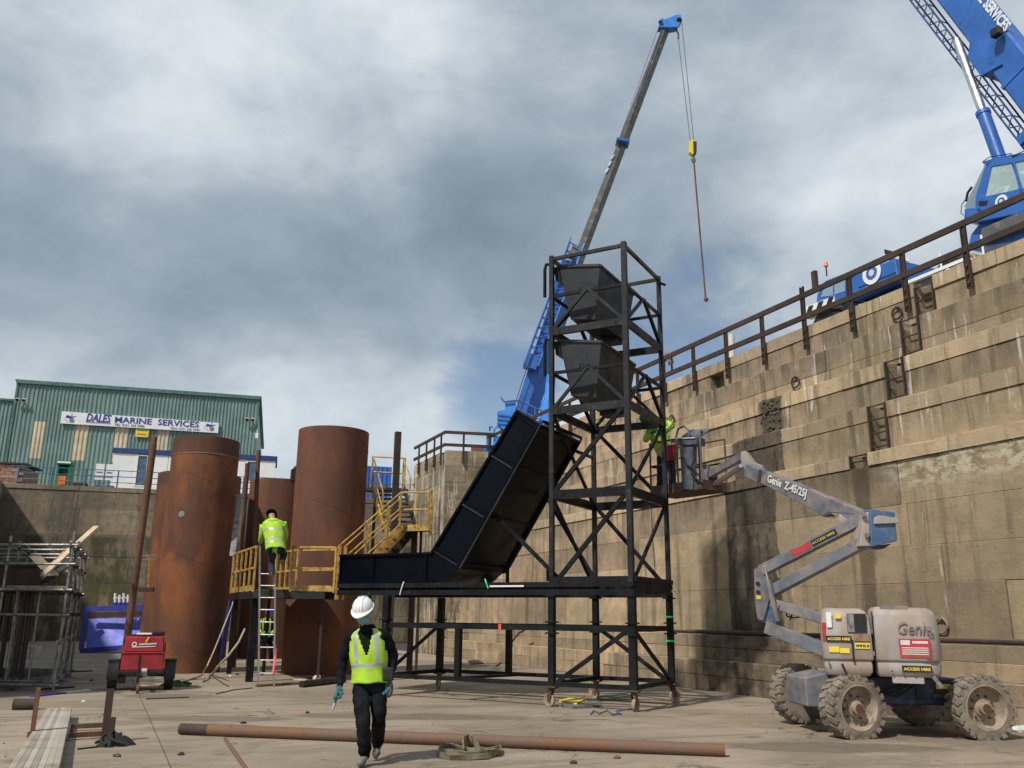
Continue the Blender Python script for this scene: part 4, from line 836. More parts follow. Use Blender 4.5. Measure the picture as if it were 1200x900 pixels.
ch_ = MB(); ch_.prism([lp(-.62, -.42, .42), lp(.95, -.42, .42), lp(1.05, -.42, .78), lp(-.62, -.42, .82)], LY*.95); ch_.build('chassis', 'liftnavy', lf, bevel=.02)
MB().prism([lp(-1.28, -.3, .38), lp(-.55, -.3, .32), lp(-.4, -.3, .82), lp(-.9, -.3, .86), lp(-1.28, -.3, .78)], LY*.75).build('front_chassis', 'liftblue', lf, bevel=.02)
MB().bar(lp(-.85, -.75, .44), lp(-.85, 1.0, .44), .16, .14).build('axle', 'cowl', lf); MB().bar(lp(1.02, -.75, .44), lp(1.02, 1.0, .44), .16, .14).build('axle', 'liftnavy', lf)
MB().lathe([(.42, .80), (.42, .92), (.3, .93), (0, .93)], lp(.1, .05, 0), n=28).build('slew_ring', 'liftnavy', lf)
MB().obox(lp(.72, -.44, .68), LX*.11, LY*.004, Z*.035).build('label', 'signyel', lf); MB().obox(lp(.35, -.435, .6), LX*.05, LY*.004, Z*.10).build('label', 'black', lf)
# cowl : rounded counterweight cover built as a lofted shell
TX = V((.95, -.31, 0)).normalized(); TY = V((-TX.y, TX.x, 0)); TC = V((5.395, 13.33, 0))
def tp(x, y, z): return TC+TX*x+TY*y+Z*z
def cowl(x0, x1, rx0, rx1, z0, z1, d0, d1, name, mt):
    def outline(ins, topk):
        pts = []; a, b = x0+ins*.6, x1-ins; y0, y1 = d0+ins, d1-ins
        for (cx, cy, r, s0) in ((a+rx0, y0+rx0, rx0, 180), (b-rx1, y0+rx1, rx1, 270), (b-rx1, y1-rx1, rx1, 0), (a+rx0, y1-rx0, rx0, 90)):
            for k in range(6): aa = rad(s0+k*18); pts.append((cx+r*math.cos(aa), cy+r*math.sin(aa)))
        return pts
    mb = MB(); lev = [(z0, .07), (z0+.05, .03), (z0+.14, .022), (z0+.20, .035), (z0+.215, .012), (z0+.24, .0), (z1-.30, .01), (z1-.12, .03), (z1-.04, .06), (z1, .13)]
    n = 24; vs = []
    for z, ins in lev: vs += [tp(p[0], p[1], z-(.02*(p[0]-x0) if z > z1-.2 else 0)) for p in outline(ins, z)]
    fs = [(j*n+i, j*n+(i+1) % n, (j+1)*n+(i+1) % n, (j+1)*n+i) for j in range(len(lev)-1) for i in range(n)]+[tuple(range(n))[::-1], tuple(range((len(lev)-1)*n, len(lev)*n))]
    return mb.add(vs, fs).build(name, mt, lf, smooth=True)
cw = cowl(-.06, .84, .1, .28, .84, 1.79, -.42, .6, 'cowl', 'cowl') if False else None
c1 = cowl(-.80, -.12, .10, .02, .84, 1.77, -.50, .75, 'cowl', 'cowl'); c2 = cowl(-.108, .79, .02, .26, .84, 1.79, -.50, .75, 'cowl', 'cowl')
yf = -.506
MB().obox(tp(-.31, yf+.004, 1.56), TX*.13, TY*.006, Z*.13).build('control_recess', 'black', lf); MB().obox(tp(-.39, yf-.003, 1.56), TX*.045, TY*.004, Z*.125).build('recess_side', 'galv', lf)
MB().obox(tp(-.39, yf, 1.18), TX*.012, TY*.012, Z*.15).build('slot', 'black', lf)
MB().obox(tp(.20, -.33, 1.77), TX*.18, TY*.10, Z*.035).build('vent', 'liftblue', lf)
def label(x, z, w, h, mt, words=None, wm='signyel', yo=0.):
    l = MB().obox(tp(x, yf-.004+yo, z), TX*w/2, TY*.004, Z*h/2).build('label', mt, lf)
    if words: txt(words, h*.62, tp(x-w*.45, yf-.009+yo, z-h*.22), TX, Z, wm, lf, width=w*.9, bold=.002, ext=.001)
label(-.57, 1.34, .34, .08, 'black', 'ACCESS HIRE'); label(.42, .955, .38, .085, 'black', 'ACCESS HIRE', yo=.012)
label(-.26, 1.25, .20, .08, 'signyel', '0953', 'black'); label(-.26, 1.36, .21, .09, 'tanboot'); label(-.64, 1.195, .14, .08, 'signyel'); label(-.50, 1.18, .13, .07, 'signyel')
label(-.68, 1.60, .07, .21, 'white'); label(-.56, 1.65, .08, .06, 'signyel'); label(-.755, 1.43, .06, .26, 'signred', yo=.03)
sr = MB().obox(tp(.42, yf-.004, 1.23), TX*.20, TY*.004, Z*.125).build('label', 'signred', lf)
MB().obox(tp(.30, yf-.010, 1.305), TX*.06, TY*.003, Z*.033).build('print', 'offw', lf); MB().obox(tp(.49, yf-.010, 1.31), TX*.10, TY*.003, Z*.016).build('print', 'offw', lf)
for k in range(4): MB().obox(tp(.42, yf-.010, 1.235-k*.028), TX*.17, TY*.003, Z*.006).build('print', 'offw', lf)
txt('Genie', .24, tp(.22, yf-.004, 1.42), TX, Z, 'liftblue', lf, shear=.2, width=.44, ext=.006)
MB().bar(tp(.1, -.3, .80), tp(.5, -.3, .80), .3, .08).build('underpan', 'cowl', lf); MB().bar(tp(.62, -.45, .86), tp(.72, -.45, .72), .04, .05).build('bracket', 'galv', lf)
MB().bar(tp(-.5, -.47, .86), tp(-.55, -.47, 1.0), .07, .03).build('latch', 'black', lf)
for x, z in ((-.12, 1.15), (-.12, 1.45), (.70, 1.0), (-.72, 1.0)): MB().obox(tp(x, yf-.002, z), TX*.012, TY*.006, Z*.03).build('hinge', 'galv', lf)
for x in (.0, .14, .28): MB().tube(tp(x+.1, yf+.0, .915), tp(x+.1, yf-.012, .915), .012, n=8).build('fixing', 'darkrust', lf)
MB().bar(tp(-.10, yf-.004, .86), tp(-.10, yf-.004, 1.72), .010, .012).build('panel_seam', 'black', lf)
for k in range(3): MB().path([lp(-.5+k*.06, -.46, .82), lp(-.45+k*.07, -.5, .7-k*.05), lp(-.2+k*.1, -.48, .62-k*.04), lp(.1+k*.1, -.45, .7)], .011, 6).build('hydraulic_hose', 'rubber', lf)
MB().bar(lp(.55, -.435, .55), lp(.9, -.435, .55), .02, .05).build('step', 'rust', lf)
# arms : a vertical plane that runs away to the left
def arm(px0, py0, Y0, px1, py1, Y1, w, h, mt='liftblue', name='arm', h2=None, w2=None): return MB().bar(at(px0, py0, Y0), at(px1, py1, Y1), w, h, w2=w2, h2=h2).build(name, mt, lf, bevel=.008)
Yh, Yk, Yt = 13.3, 14.6, 13.95
arm(968, 726, Yt, 900, 705, Yk, .17, .15); arm(968, 762, Yt, 899, 735, Yk-.02, .17, .19)       # lower parallel arms
arm(893, 669, Yk-.05, 1020, 604, Yh, .17, .165); arm(903, 694, Yk-.05, 1016, 634, Yh, .17, .165)    # upper parallel arms
# printed strip on the upper arm
ua, ub = at(893, 669, Yk-.15), at(1020, 604, Yh-.1); dv = (ub-ua).normalized(); sd = dv.cross(Z).normalized(); upv = sd.cross(dv)
c_ = at(945, 644, 13.95)+sd*.0
ctr = at(893, 669, Yk-.05).lerp(at(1020, 604, Yh), .40); 
MB().obox(ctr+sd*.088, dv*.17, sd*.004, upv*.05).build('label', 'signred', lf); MB().obox(ctr+dv*.42+sd*.088, dv*.22, sd*.004, upv*.045).build('label', 'black', lf)
txt('ACCESS HIRE', .055, ctr+dv*.21+sd*.094-upv*.02, dv, upv, 'signyel', lf, width=.4, ext=.001)
# knuckle plates
kp = [(884, 667), (892, 663), (900, 672), (902, 700), (896, 722), (894, 727), (888, 725), (885, 705)]
for dy in (-.14, .12): MB().prism([at(x, y, Yk+dy) for x, y in kp], V((0, .03, 0))).build('knuckle_plate', 'liftblue', lf)
kb = [(896, 700), (905, 705), (912, 728), (905, 733), (893, 727)]
MB().prism([at(x, y, Yk-.1) for x, y in kb], V((0, .18, 0))).build('knuckle_casting', 'liftbright', lf)
for x, y in ((888, 684), (888.5, 694)): MB().tube(at(x, y, Yk-.15), at(x, y, Yk-.09), .035, n=12).build('pin', 'black', lf)
MB().obox(at(889, 700, Yk-.148), V((.035, 0, 0)), V((0, .003, 0)), Z*.03).build('label', 'signyel', lf)
MB().tube(at(900, 680, Yk-.2), at(911, 728, Yk-.2), .045, n=12).build('cylinder_barrel', 'liftblue', lf, smooth=True); MB().tube(at(896, 664, Yk-.2), at(900, 682, Yk-.2), .022, n=10).build('cylinder_rod', 'chrome', lf, smooth=True)
MB().tube(at(910, 667, Yk+.1), at(913, 677, Yk+.1), .02, n=8).build('cylinder_rod', 'chrome', lf)
MB().path([at(x, y, Yk-.22) for x, y in ((912, 715), (914, 708), (920, 712), (922, 722), (930, 724), (945, 722), (955, 715), (962, 720))], .012).build('hose', 'rubber', lf)
MB().path([at(x, y, Yk-.2) for x, y in ((925, 712), (928, 720), (926, 726))], .012).build('hose', 'rubber', lf)
# head casting at the top of the upper arms
hp = [(1009, 607), (1018, 597), (1028, 598), (1031, 636), (1022, 640), (1006, 637)]
hd = V((-.25, .97, 0)).normalized()
MB().prism([at(x, y, Yh-.12) for x, y in ((1012, 604), (1021, 597), (1022, 598), (1020, 640), (1008, 640))], V((0, .26, 0))).build('head_plate', 'cowl', lf, bevel=.01)
MB().prism([at(x, y, Yh-.16) for x, y in ((1020, 596), (1049, 600), (1052, 634), (1021, 641))], V((-.1, .34, 0))).build('head_box', 'liftbright', lf, bevel=.012)
MB().prism([at(x, y, Yh-.2) for x, y in ((1025, 607), (1030, 604), (1053, 607), (1053, 613), (1025, 614))], V((0, .06, 0))).build('head_guard', 'cowl', lf, bevel=.006)
MB().prism([at(x, y, Yh-.1) for x, y in ((1022, 640), (1045, 637), (1036, 643))], V((0, .25, 0))).build('head_foot', 'liftnavy', lf)
for x, y in ((1012, 603), (1016, 627)): MB().tube(at(x, y, Yh-.18), at(x, y, Yh-.1), .035, n=12).build('pin', 'galv', lf, smooth=True)
# main boom
Ye = 16.5
def yb(x): f = (1015-x)/(1015-893.); return 1/((1-f)/13.2+f/15.9)
MB().prism([at(x, y, yb(x)) for x, y in ((1016, 602), (893, 551), (891, 566), (952, 597), (964, 606), (973, 602), (1012, 622))], V((.15, .05, 0))).build('main_boom', 'liftblue', lf, bevel=.008)
MB().prism([at(x, y, yb(x)-.012) for x, y in ((1000, 602), (955, 584), (955, 590), (963, 604), (972, 600), (978, 600))], V((.02, .01, 0))).build('boom_bracket', 'liftblue', lf)
MB().bar(at(893, 558, 15.95), at(878, 551, 16.35), .2, .25).build('boom_tip', 'liftblue', lf, bevel=.01)
MB().bar(at(972, 595, 14.2), at(1000, 612, 13.6), .08, .09).build('cylinder_barrel', 'cowl', lf); MB().tube(at(960, 598, 14.45), at(978, 606, 14.05), .022, n=8).build('cylinder_rod', 'chrome', lf); MB().bar(at(985, 606, 13.8), at(1012, 625, 13.3), .08).build('cylinder_barrel', 'cowl', lf)
q0, q1 = at(898, 562, yb(898)-.02), at(950, 583, yb(950)-.02); dd = (q1-q0).normalized(); ss = dd.cross(Z).normalized(); uu = ss.cross(dd)
txt('Genie  Z-45/25J', .19, at(899, 564.5, yb(899)-.03), dd, uu, 'white', lf, width=1.22, bold=.004, ext=.002)
# jib
MB().prism([at(x, y, 16.4) for x, y in ((868, 530), (874, 528), (884, 542), (893, 545), (896, 556), (890, 562), (872, 550), (868, 540))], V((.1, .16, 0))).build('jib_knuckle', 'cowl', lf, bevel=.01)
arm(873, 533, 16.45, 832, 556, 17.9, .1, .15, 'liftblue', 'jib_arm'); arm(872, 545, 16.45, 838, 567, 17.9, .10, .08, 'cowl', 'jib_arm'); MB().tube(at(868, 546, 16.35), at(838, 566, 17.75), .035, n=10).build('cylinder_rod', 'chrome', lf, smooth=True)
MB().obox(at(835, 561, 18.0), V((.09, 0, 0)), V((0, .09, 0)), Z*.12).build('jib_end', 'rust', lf); MB().tube(at(828, 545, 18.0), at(829, 572, 18.0), .07, n=12).build('rotator', 'liftblue', lf)
# basket
bk0, bk1, bk2, bk3 = at(763, 571, 18.75), at(812, 581, 17.85), at(832, 574, 18.3), at(786, 566, 19.2)
zf = 4.12
for q in (bk0, bk1, bk2, bk3): q.z = zf
bx = (bk1-bk0).normalized(); by = V((-bx.y, bx.x, 0)); bL = (bk1-bk0).length+.25; bD = .78
def bp(x, y, z): return bk0+bx*x+by*y+Z*(z)
MB().prism([bp(0, 0, 0), bp(bL, 0, 0), bp(bL, bD, 0), bp(0, bD, 0)], Z*.04).build('basket_floor', 'darkrust', lf)
mb = [MB().bar(bp(a, b, .10), bp(c, d, .10), .02, .2) for a, b, c, d in ((0, 0, bL, 0), (bL, 0, bL, bD), (bL, bD, 0, bD), (0, bD, 0, 0))]
for m_ in mb: m_.build('toe_board', 'basket', lf)
for zz in (.62, 1.12):
    for a, b, c, d in ((0, 0, bL*.55, 0), (bL, bD, 0, bD), (0, bD, 0, 0)): MB().tube(bp(a, b, zz), bp(c, d, zz), .02, n=8).build('basket_rail', 'rust' if zz > 1 else 'darkrust', lf)
for x, y in ((0, 0), (bL*.28, 0), (bL*.55, 0), (0, bD), (bL*.5, bD), (bL, bD), (0, bD/2)): MB().tube(bp(x, y, 0), bp(x, y, 1.12), .02, n=8).build('basket_post', 'rust', lf)
mb = MB(); mb.path([bp(bL*.55, -.02, .35), bp(bL*.55, -.02, 1.15), bp(bL*.6, -.02, 1.32), bp(bL*.72, -.02, 1.35), bp(bL*.8, -.02, 1.25), bp(bL*.8, -.02, .8), bp(bL*.72, -.02, .68), bp(bL*.6, -.02, .7)], .022, 8); mb.build('hoop_guard', 'liftgrey', lf)
mb = MB(); mb.path([bp(bL, .0, 0.1), bp(bL, .0, 1.1), bp(bL-.04, .05, 1.2), bp(bL-.1, .2, 1.22)], .022, 8); mb.build('hoop_guard', 'liftgrey', lf)
MB().prism([bp(bL*.62, -.1, .95), bp(bL*.98, -.1, .9), bp(bL*.98, -.1, 1.06), bp(bL*.62, -.1, 1.12)], by*.3).build('control_box', 'liftgrey', lf, bevel=.01)
MB().prism([bp(bL*.62, .05, 1.14), bp(bL*1.0, .05, 1.08), bp(bL*1.0, .35, 1.26), bp(bL*.62, .35, 1.32)], Z*.03).build('control_lid', 'liftgrey', lf)
MB().bar(bp(bL*.62, -.12, 1.10), bp(bL*.98, -.12, 1.04), .01, .02).build('print', 'offw', lf)
MB().prism([bp(bL*.66, -.06, .04), bp(bL*.86, -.06, .0), bp(bL*.9, -.06, .9), bp(bL*.64, -.06, .92)], by*.12).build('control_post', 'liftgrey', lf)
MB().path([bp(bL*.9, -.08, .8), bp(bL*.93, -.1, .6), bp(bL*.86, -.12, .4), bp(bL*.95, -.08, .2), bp(bL+.05, 0, .1)], .02).build('hose', 'rubber', lf); MB().path([bp(bL*.7, -.08, .7), bp(bL*.8, -.1, .5), bp(bL*.9, -.12, .45), bp(bL*1.0, -.08, .25)], .02).build('hose', 'rubber', lf)
MB().obox(bp(bL*.42, .02, .85), bx*.13, by*.04, Z*.16).build('tool_bag', 'red', lf)
MB().path([at(762+.0, 0, 18) if False else bp(.05, -.06, .0), bp(.06, -.08, -.4), bp(.08, -.08, -.9), bp(.10, -.06, -1.6), bp(.05, -.08, -2.0)], .008, 5).build('hanging_cable', 'black', lf)
# ------------------------------------------------------------------ far crane behind the pier
c1_ = thing('mobile_crane', 'blue mobile crane with a long grey raised boom standing behind the chute and tower', 'crane', V((.3, 43, 8.62)))
Yc = 43.
def pc_(x, y, Y=Yc): return at(x, y, Y)
def pb(name, pts, Y, d, mt='crane', th=None, bev=0.): return MB().prism([at(x, y, Y) for x, y in pts], V((0, d, 0))).build(name, mt, c1_, bevel=bev)
MB().prism([at(x, y, 42.6) for x, y in ((598, 500), (607, 470), (660, 305), (672, 307), (619, 476), (612, 504))], V((.55, .5, -.12))).build('boom_base', 'crane', c1_)
MB().prism([at(x, y, 42.7) for x, y in ((668, 312), (777, 29), (781, 30), (675, 314))], V((.24, .3, -.06))).build('boom_section', 'boom', c1_)
MB().bar(at(722, 166, 42.7), at(737, 169, 42.7), .75, .14).build('boom_collar', 'crane', c1_)
for k in range(3): MB().bar(at(709.5+k*3.5, 202-k*8, 42.65), at(712.5+k*3.5, 197-k*8, 42.65), .012, .12).build('print', 'offw', c1_)
for a_, b_2 in (((672, 303), (676, 292)),): MB().bar(at(*a_, 42.6), at(*b_2, 42.6), .5).build('boom_collar', 'boom', c1_)
pb('boom_head', [(773, 24), (776, 21), (779, 23), (793, 17), (798, 17), (799, 24), (793, 31), (786, 32), (772, 31)], 42.6, .5, 'craneL')
MB().tube(at(796, 24, 42.55), at(796, 24, 43.1), .16, n=14).build('sheave', 'darkrust', c1_); MB().tube(at(774, 26, 42.5), at(774, 26, 43.1), .12, n=12).build('sheave', 'crane', c1_)
MB().path([at(792, 32, 42.8), at(793, 36, 42.8), at(795, 40, 42.8), at(795, 46, 42.8)], .05).build('rope_anchor', 'black', c1_)
# lattice fly jib folded beside the boom
def truss(parent, a0, a1, b0, b1, dep, n, r, mt):
    for k in (0, 1):
        o = (dep if isinstance(dep, V) else V((0, dep, 0)))*k
        for p, q in ((a0, a1), (b0, b1)): MB().tube(p+o, q+o, r, n=6).build('chord', mt, parent)
    for i in range(n):
        p, q = a0.lerp(a1, i/n), b0.lerp(b1, (i+.5)/n); p2 = a0.lerp(a1, (i+1)/n)
        MB().tube(p, q, r*.6, n=5).build('lacing', mt, parent); MB().tube(q, p2, r*.6, n=5).build('lacing', mt, parent)
        if i % 2 == 0: MB().tube(p, p+(dep if isinstance(dep, V) else V((0, dep, 0))), r*.6, n=5).build('lacing', mt, parent)
truss(c1_, at(614, 430, 42.4), at(668, 283, 42.4), at(630, 433, 42.4), at(684, 291, 42.4), -.6, 13, .05, 'crane')
MB().prism([at(x, y, 42.) for x, y in ((613, 428), (618, 412), (632, 418), (628, 433))], V((0, .6, 0))).build('jib_foot', 'crane', c1_)
MB().path([at(x, y, 42.2) for x, y in ((661, 300), (667, 283), (680, 290), (676, 308))], .04).build('jib_frame', 'craneL', c1_)
MB().tube(at(617, 432, 42.3), at(604, 472, 42.3), .02, n=5).build('pendant', 'black', c1_)
# lift cylinder, superstructure
MB().tube(at(641, 490, 42.2), at(646, 440, 42.2), .24, n=14).build('lift_cylinder', 'craneL', c1_, smooth=True); MB().tube(at(646, 442, 42.2), at(652, 400, 42.2), .14, n=12).build('lift_cylinder_rod', 'chrome', c1_, smooth=True)
MB().tube(at(640, 500, 42.2), at(642, 470, 42.2), .34, n=14).build('lift_cylinder_base', 'craneL', c1_, smooth=True)
pb('engine_cover', [(583, 497), (583, 482), (592, 480), (592, 471), (604, 470), (606, 502), (590, 503)], 42.1, 1.6, 'craneL')
for k in range(3): MB().bar(at(582.5, 486+k*5, 42.05), at(601, 488+k*5, 42.05), .03, .05).build('louvre', 'crane', c1_)
pb('slew_deck', [(586, 499), (650, 490), (650, 503), (590, 508)], 42.3, 2.)
for a_, b_2 in (((591, 471), (607, 469)), ((607, 469), (634, 481)), ((607, 480), (634, 492)), ((607, 469), (607, 492)), ((627, 478), (627, 492)), ((592, 472), (587, 466))): MB().tube(at(*a_, 42), at(*b_2, 42), .04, n=6).build('handrail', 'railblue', c1_)
cabp = [(577, 524), (578, 503), (583, 498), (590, 497), (590, 524)]
pb('cab', cabp, 42.3, 1.8, 'craneL'); MB().prism([at(x, y, 42.25) for x, y in ((580, 511), (581, 503), (587, 501), (587, 511))], V((0, .04, 0))).build('cab_window', 'glass', c1_)
MB().path([at(577, 501, 42), at(574, 500, 42), at(574, 505, 42)], .04).build('mirror', 'black', c1_)
pb('carrier', [(566, 540), (566, 524), (680, 500), (680, 520)], 42.3, 2.4, 'crane'); pb('outrigger_box', [(552, 532), (552, 522), (566, 522), (566, 532)], 42.3, 2.2, 'rust')
ex_ = at(573, 512, 42.5); MB().tube(ex_-Z*1.1, ex_, .13, n=10).build('exhaust', 'railblue', c1_)
# hoist rope, hook block and sling
hk = thing('hook_block', 'small yellow crane hook block hanging from the boom head', 'hook block', at(812, 182, 42.7))
MB().prism([at(x, y, 42.55) for x, y in ((808, 166), (812, 163), (816, 166), (816, 178), (812, 181), (808, 178))], V((0, .3, 0))).build('block', 'signyel', hk, bevel=.02)
MB().prism([at(x, y, 42.5) for x, y in ((812.5, 165), (816.5, 166), (816.5, 178), (813, 180))], V((0, .4, 0))).build('cheek', 'darkrust', hk)
MB().path([at(812.5, 181, 42.7), at(812.5, 185, 42.7), at(811, 187, 42.7), at(812, 190, 42.7), at(814, 189, 42.7), at(814, 186, 42.7)], .07).build('hook', 'boom', hk)
MB().tube(at(795, 46, 42.7), at(809, 165, 42.7), .022, n=5).build('hoist_rope', 'boom', hk); MB().tube(at(799, 27, 42.7), at(813, 165, 42.7), .022, n=5).build('hoist_rope', 'boom', hk)
solo(MB().tube(at(813, 188, 42.7), at(827, 350, 42.7), .045, n=7).ball(at(827.5, 351, 42.7), .13, 8), 'chain_sling', 'rust', 'long rusty chain sling hanging down from the yellow hook block', 'sling')
MB().tube(at(773, 28, 42.5), at(716, 190, 42.5), .02, n=5).build('pendant', 'boom', c1_); MB().tube(at(783, 34, 42.9), at(740, 145, 42.9), .02, n=5).build('pendant', 'boom', c1_); 
# ------------------------------------------------------------------ near crane on the right quay
c2_ = thing('mobile_crane', 'blue mobile crane with glazed cab and white lettered boom at the top right', 'crane', wl(3, 6, 8.62))
def q(px, py, n): return onw(px, py, n)
def pw(name, pts, n, d, mt='crane', bev=0., par=None): return MB().prism([onw(x, y, n) for x, y in pts], N1*d).build(name, mt, par or c2_, bevel=bev)
def LWp(t, n, z): return wl(t, n, z)
# carrier
pw('engine_housing', [(1000, 352), (992, 349), (994, 329), (1008, 318), (1048, 303), (1053, 328)], 4.0, 2.3, bev=.03)
cf = pw('carrier_cab', [(990, 352), (955, 364), (957, 345), (966, 329), (992, 319)], 4.0, 2.3, bev=.03)
wb = pw('cab_window', [(962, 348), (967, 333), (976, 329), (976, 346)], 3.985, .02, 'glass', par=cf); pw('cab_window', [(978, 345), (978, 328), (990, 323), (990, 341)], 3.985, .02, 'glass', par=cf)
pw('exhaust_box', [(1036, 304), (1036, 299), (1044, 297), (1046, 302)], 4.3, .6, 'white'); pw('exhaust', [(1037, 298), (1036, 292), (1040, 293), (1043, 298)], 4.4, .3, 'black')
MB().prism([LWp(8.1, 4.1, 8.7), LWp(-8, 4.1, 8.7), LWp(-8, 4.1, 9.45), LWp(8.1, 4.1, 9.5)], N1*2.2).build('carrier_frame', 'boom', c2_)
MB().prism([LWp(4.7, 4.0, 9.5), LWp(2.9, 4.0, 9.5), LWp(2.9, 4.0, 9.58), LWp(4.7, 4.0, 9.58)], N1*2.4).build('deck_edge', 'white', c2_)
for k in range(3):
    t_k = 8.0-k*.38; MB().prism([LWp(t_k, 3.96, 9.73), LWp(t_k-.17, 3.96, 9.72), LWp(t_k-.33, 3.96, 9.97), LWp(t_k-.16, 3.96, 9.98)], N1*.03).build('hazard_stripe', 'black', c2_)
MB().prism([LWp(8.1, 3.98, 9.72), LWp(6.9, 3.98, 9.70), LWp(6.9, 3.98, 9.98), LWp(8.1, 3.98, 10.02)], N1*.3).build('front_beam', 'white', c2_)
for t_k in (7.4, 3.4, .2, -1.6): MB().lathe([(0, 0), (.3, .0), (.32, .05), (.52, .02), (.6, .08), (.6, .4), (.52, .46), (0, .46)], LWp(t_k, 4.05, 9.2), ax=N1, n=24).build('wheel', 'rubber', c2_, smooth=True)
def roundel(c, r, nrm, par):
    MB().lathe([(0, 0), (r, 0), (r, .012), (0, .012)], c, ax=nrm, n=24).build('roundel', 'white', par); MB().lathe([(0, .012), (r*.6, .012), (r*.6, .016), (0, .016)], c, ax=nrm, n=20).build('roundel_ring', 'crane', par); MB().lathe([(0, .016), (r*.3, .016), (r*.3, .022), (0, .022)], c, ax=nrm, n=8).build('roundel_centre', 'offw', par)
roundel(onw(1022, 320, 3.99)-N1*.01, .30, -N1, c2_)
for k in range(1): MB().bar(onw(1006, 337, 3.99), onw(1050, 319, 3.99), .01, .02).build('panel_line', 'liftnavy', c2_)
bc_ = onw(968, 312, 4.6); MB().tube(bc_-Z*.3, bc_, .02, n=6).build('beacon_post', 'black', c2_); MB().tube(bc_, bc_+Z*.12, .065, .045, n=12).build('beacon', 'orange', c2_)
for t_k in (3.6, 2.9, 2.5): MB().tube(LWp(t_k, 4.05, 9.4), LWp(t_k, 4.05, 9.95), .025, n=6).build('deck_step', 'white', c2_)
MB().prism([LWp(4.2, 4.5, 9.6), LWp(3.0, 4.5, 9.6), LWp(3.1, 4.5, 9.85), LWp(3.9, 4.5, 9.9)], N1*1.2).build('deck_load', 'wood', c2_, bevel=.04)
# superstructure
pw('turntable', [(1134, 292), (1138, 275), (1148, 262), (1200, 240), (1330, 190), (1330, 260)], 5.2, 1.9)
pw('counter_frame', [(1150, 268), (1330, 190), (1330, 215), (1150, 285)], 5.0, .25, 'boom')
# glazed cab
sc_o = [(1129, 258), (1129, 243), (1134, 216), (1157, 191), (1163, 187), (1230, 176), (1234, 225), (1146, 250), (1138, 262)]
sc = pw('cab_floor', [(1129, 260), (1130, 244), (1148, 243), (1152, 247), (1236, 228), (1236, 242), (1142, 261)], 5.0, 1.1, bev=.02)
for pts in ([(1143, 248), (1150, 248), (1163, 190), (1156, 190), (1143, 230)], [(1150, 190), (1158, 196), (1236, 182), (1234, 174), (1162, 186)], [(1186, 190), (1189, 190), (1199, 226), (1195, 227)], [(1144, 236), (1146, 232), (1236, 212), (1236, 230), (1146, 249)]):
    pw('cab_frame', pts, 5.0, .07, bev=.008); 
    if pts[0] != (1186, 190) and pts[0] != (1144, 236): pw('cab_frame', pts, 6.0, .07, bev=.008)
pw('cab_roof', [(1157, 191), (1163, 185), (1236, 173), (1236, 179)], 5.05, 1.0)
pw('side_window', [(1146, 233), (1158, 196), (1185, 191), (1195, 222)], 5.02, .01, 'glass', par=sc); pw('side_window', [(1189, 190), (1236, 182), (1236, 212), (1199, 222)], 5.02, .01, 'glass', par=sc)
fa, fb2 = onw(1130, 243, 5.05), onw(1155, 192, 5.05)
MB().prism([fa, fb2, fb2+N1*.95, fa+N1*.95], (fb2-fa).cross(N1).normalized()*.02).build('windscreen', 'glass', sc)
pw('seat', [(1180, 240), (1180, 222), (1186, 208), (1194, 206), (1196, 238)], 5.3, .5, 'black', bev=.03)
MB().path([onw(x, y, 5.4) for x, y in ((1160, 236), (1161, 226), (1167, 218), (1176, 216))], .02).build('control_lever', 'black', sc); MB().path([onw(x, y, 5.4) for x, y in ((1165, 236), (1168, 228), (1176, 222))], .02).build('control_lever', 'black', sc)
pw('sun_visor', [(1152, 212), (1156, 205), (1187, 200), (1189, 206)], 5.5, .4, 'boom')
roundel(onw(1174, 236, 4.99)-N1*.012, .155, -N1, sc); pw('vent', [(1147, 236), (1157, 235), (1156, 240), (1147, 241)], 4.985, .02, 'black', par=sc)
MB().path([onw(x, y, 4.95) for x, y in ((1131, 234), (1127, 240), (1126, 250), (1129, 252))], .015).build('grab_rail', 'liftblue', sc); MB().path([onw(x, y, 4.98) for x, y in ((1152, 189), (1160, 184), (1185, 180), (1186, 183), (1200, 177), (1236, 172))], .012).build('roof_rail', 'black', sc)
MB().path([onw(x, y, 4.98) for x, y in ((1132, 236), (1134, 226), (1139, 219))], .03).build('wiper_motor', 'black', sc)
# boom
bd = (onw(1123, 0, 5.8)-onw(1200, 98, 5.8)).normalized(); b_c = onw(1200, 98, 5.8); bo0 = b_c-bd*4.6; bo1 = b_c+bd*13
bu = N1.cross(bd).normalized()
bu = bu if bu.dot(E1) > 0 else -bu     # towards the lattice side
def bq(s_, u_, n_): return b_c+bd*s_+bu*u_+N1*n_
MB().prism([bq(-4.5, .42, 0), bq(6, .42, 0), bq(6, -.42, 0), bq(-4.5, -.42, 0)], N1*.7).build('boom', 'crane', c2_, bevel=.05)
MB().prism([bq(6, .35, .06), bq(12, .35, .06), bq(12, -.35, .06), bq(6, -.35, .06)], N1*.58).build('boom_section', 'boom', c2_, bevel=.04)
for s_ in (.35, -1.35 if False else -1.1): MB().prism([bq(s_, .44, -.02), bq(s_+.1, .44, -.02), bq(s_+.1, -.44, -.02), bq(s_, -.44, -.02)], N1*.74).build('boom_collar', 'crane', c2_)
MB().prism([bq(.9, .1, -.05), bq(2.3, .3, -.05), bq(1.9, .62, -.05), bq(1.15, .62, -.05)], N1*.8).build('cylinder_bracket', 'crane', c2_)
s_end = onw(1172, 44, 5.8); sE = (s_end-b_c).dot(bd)
txt('DALES MARINE SERVICES', .34, bq(sE+3.2, -.36, -.02), -bd, -bu if (-bd).cross(-bu).dot(N1) < 0 else bu, 'white', c2_, width=3.2, bold=.012)
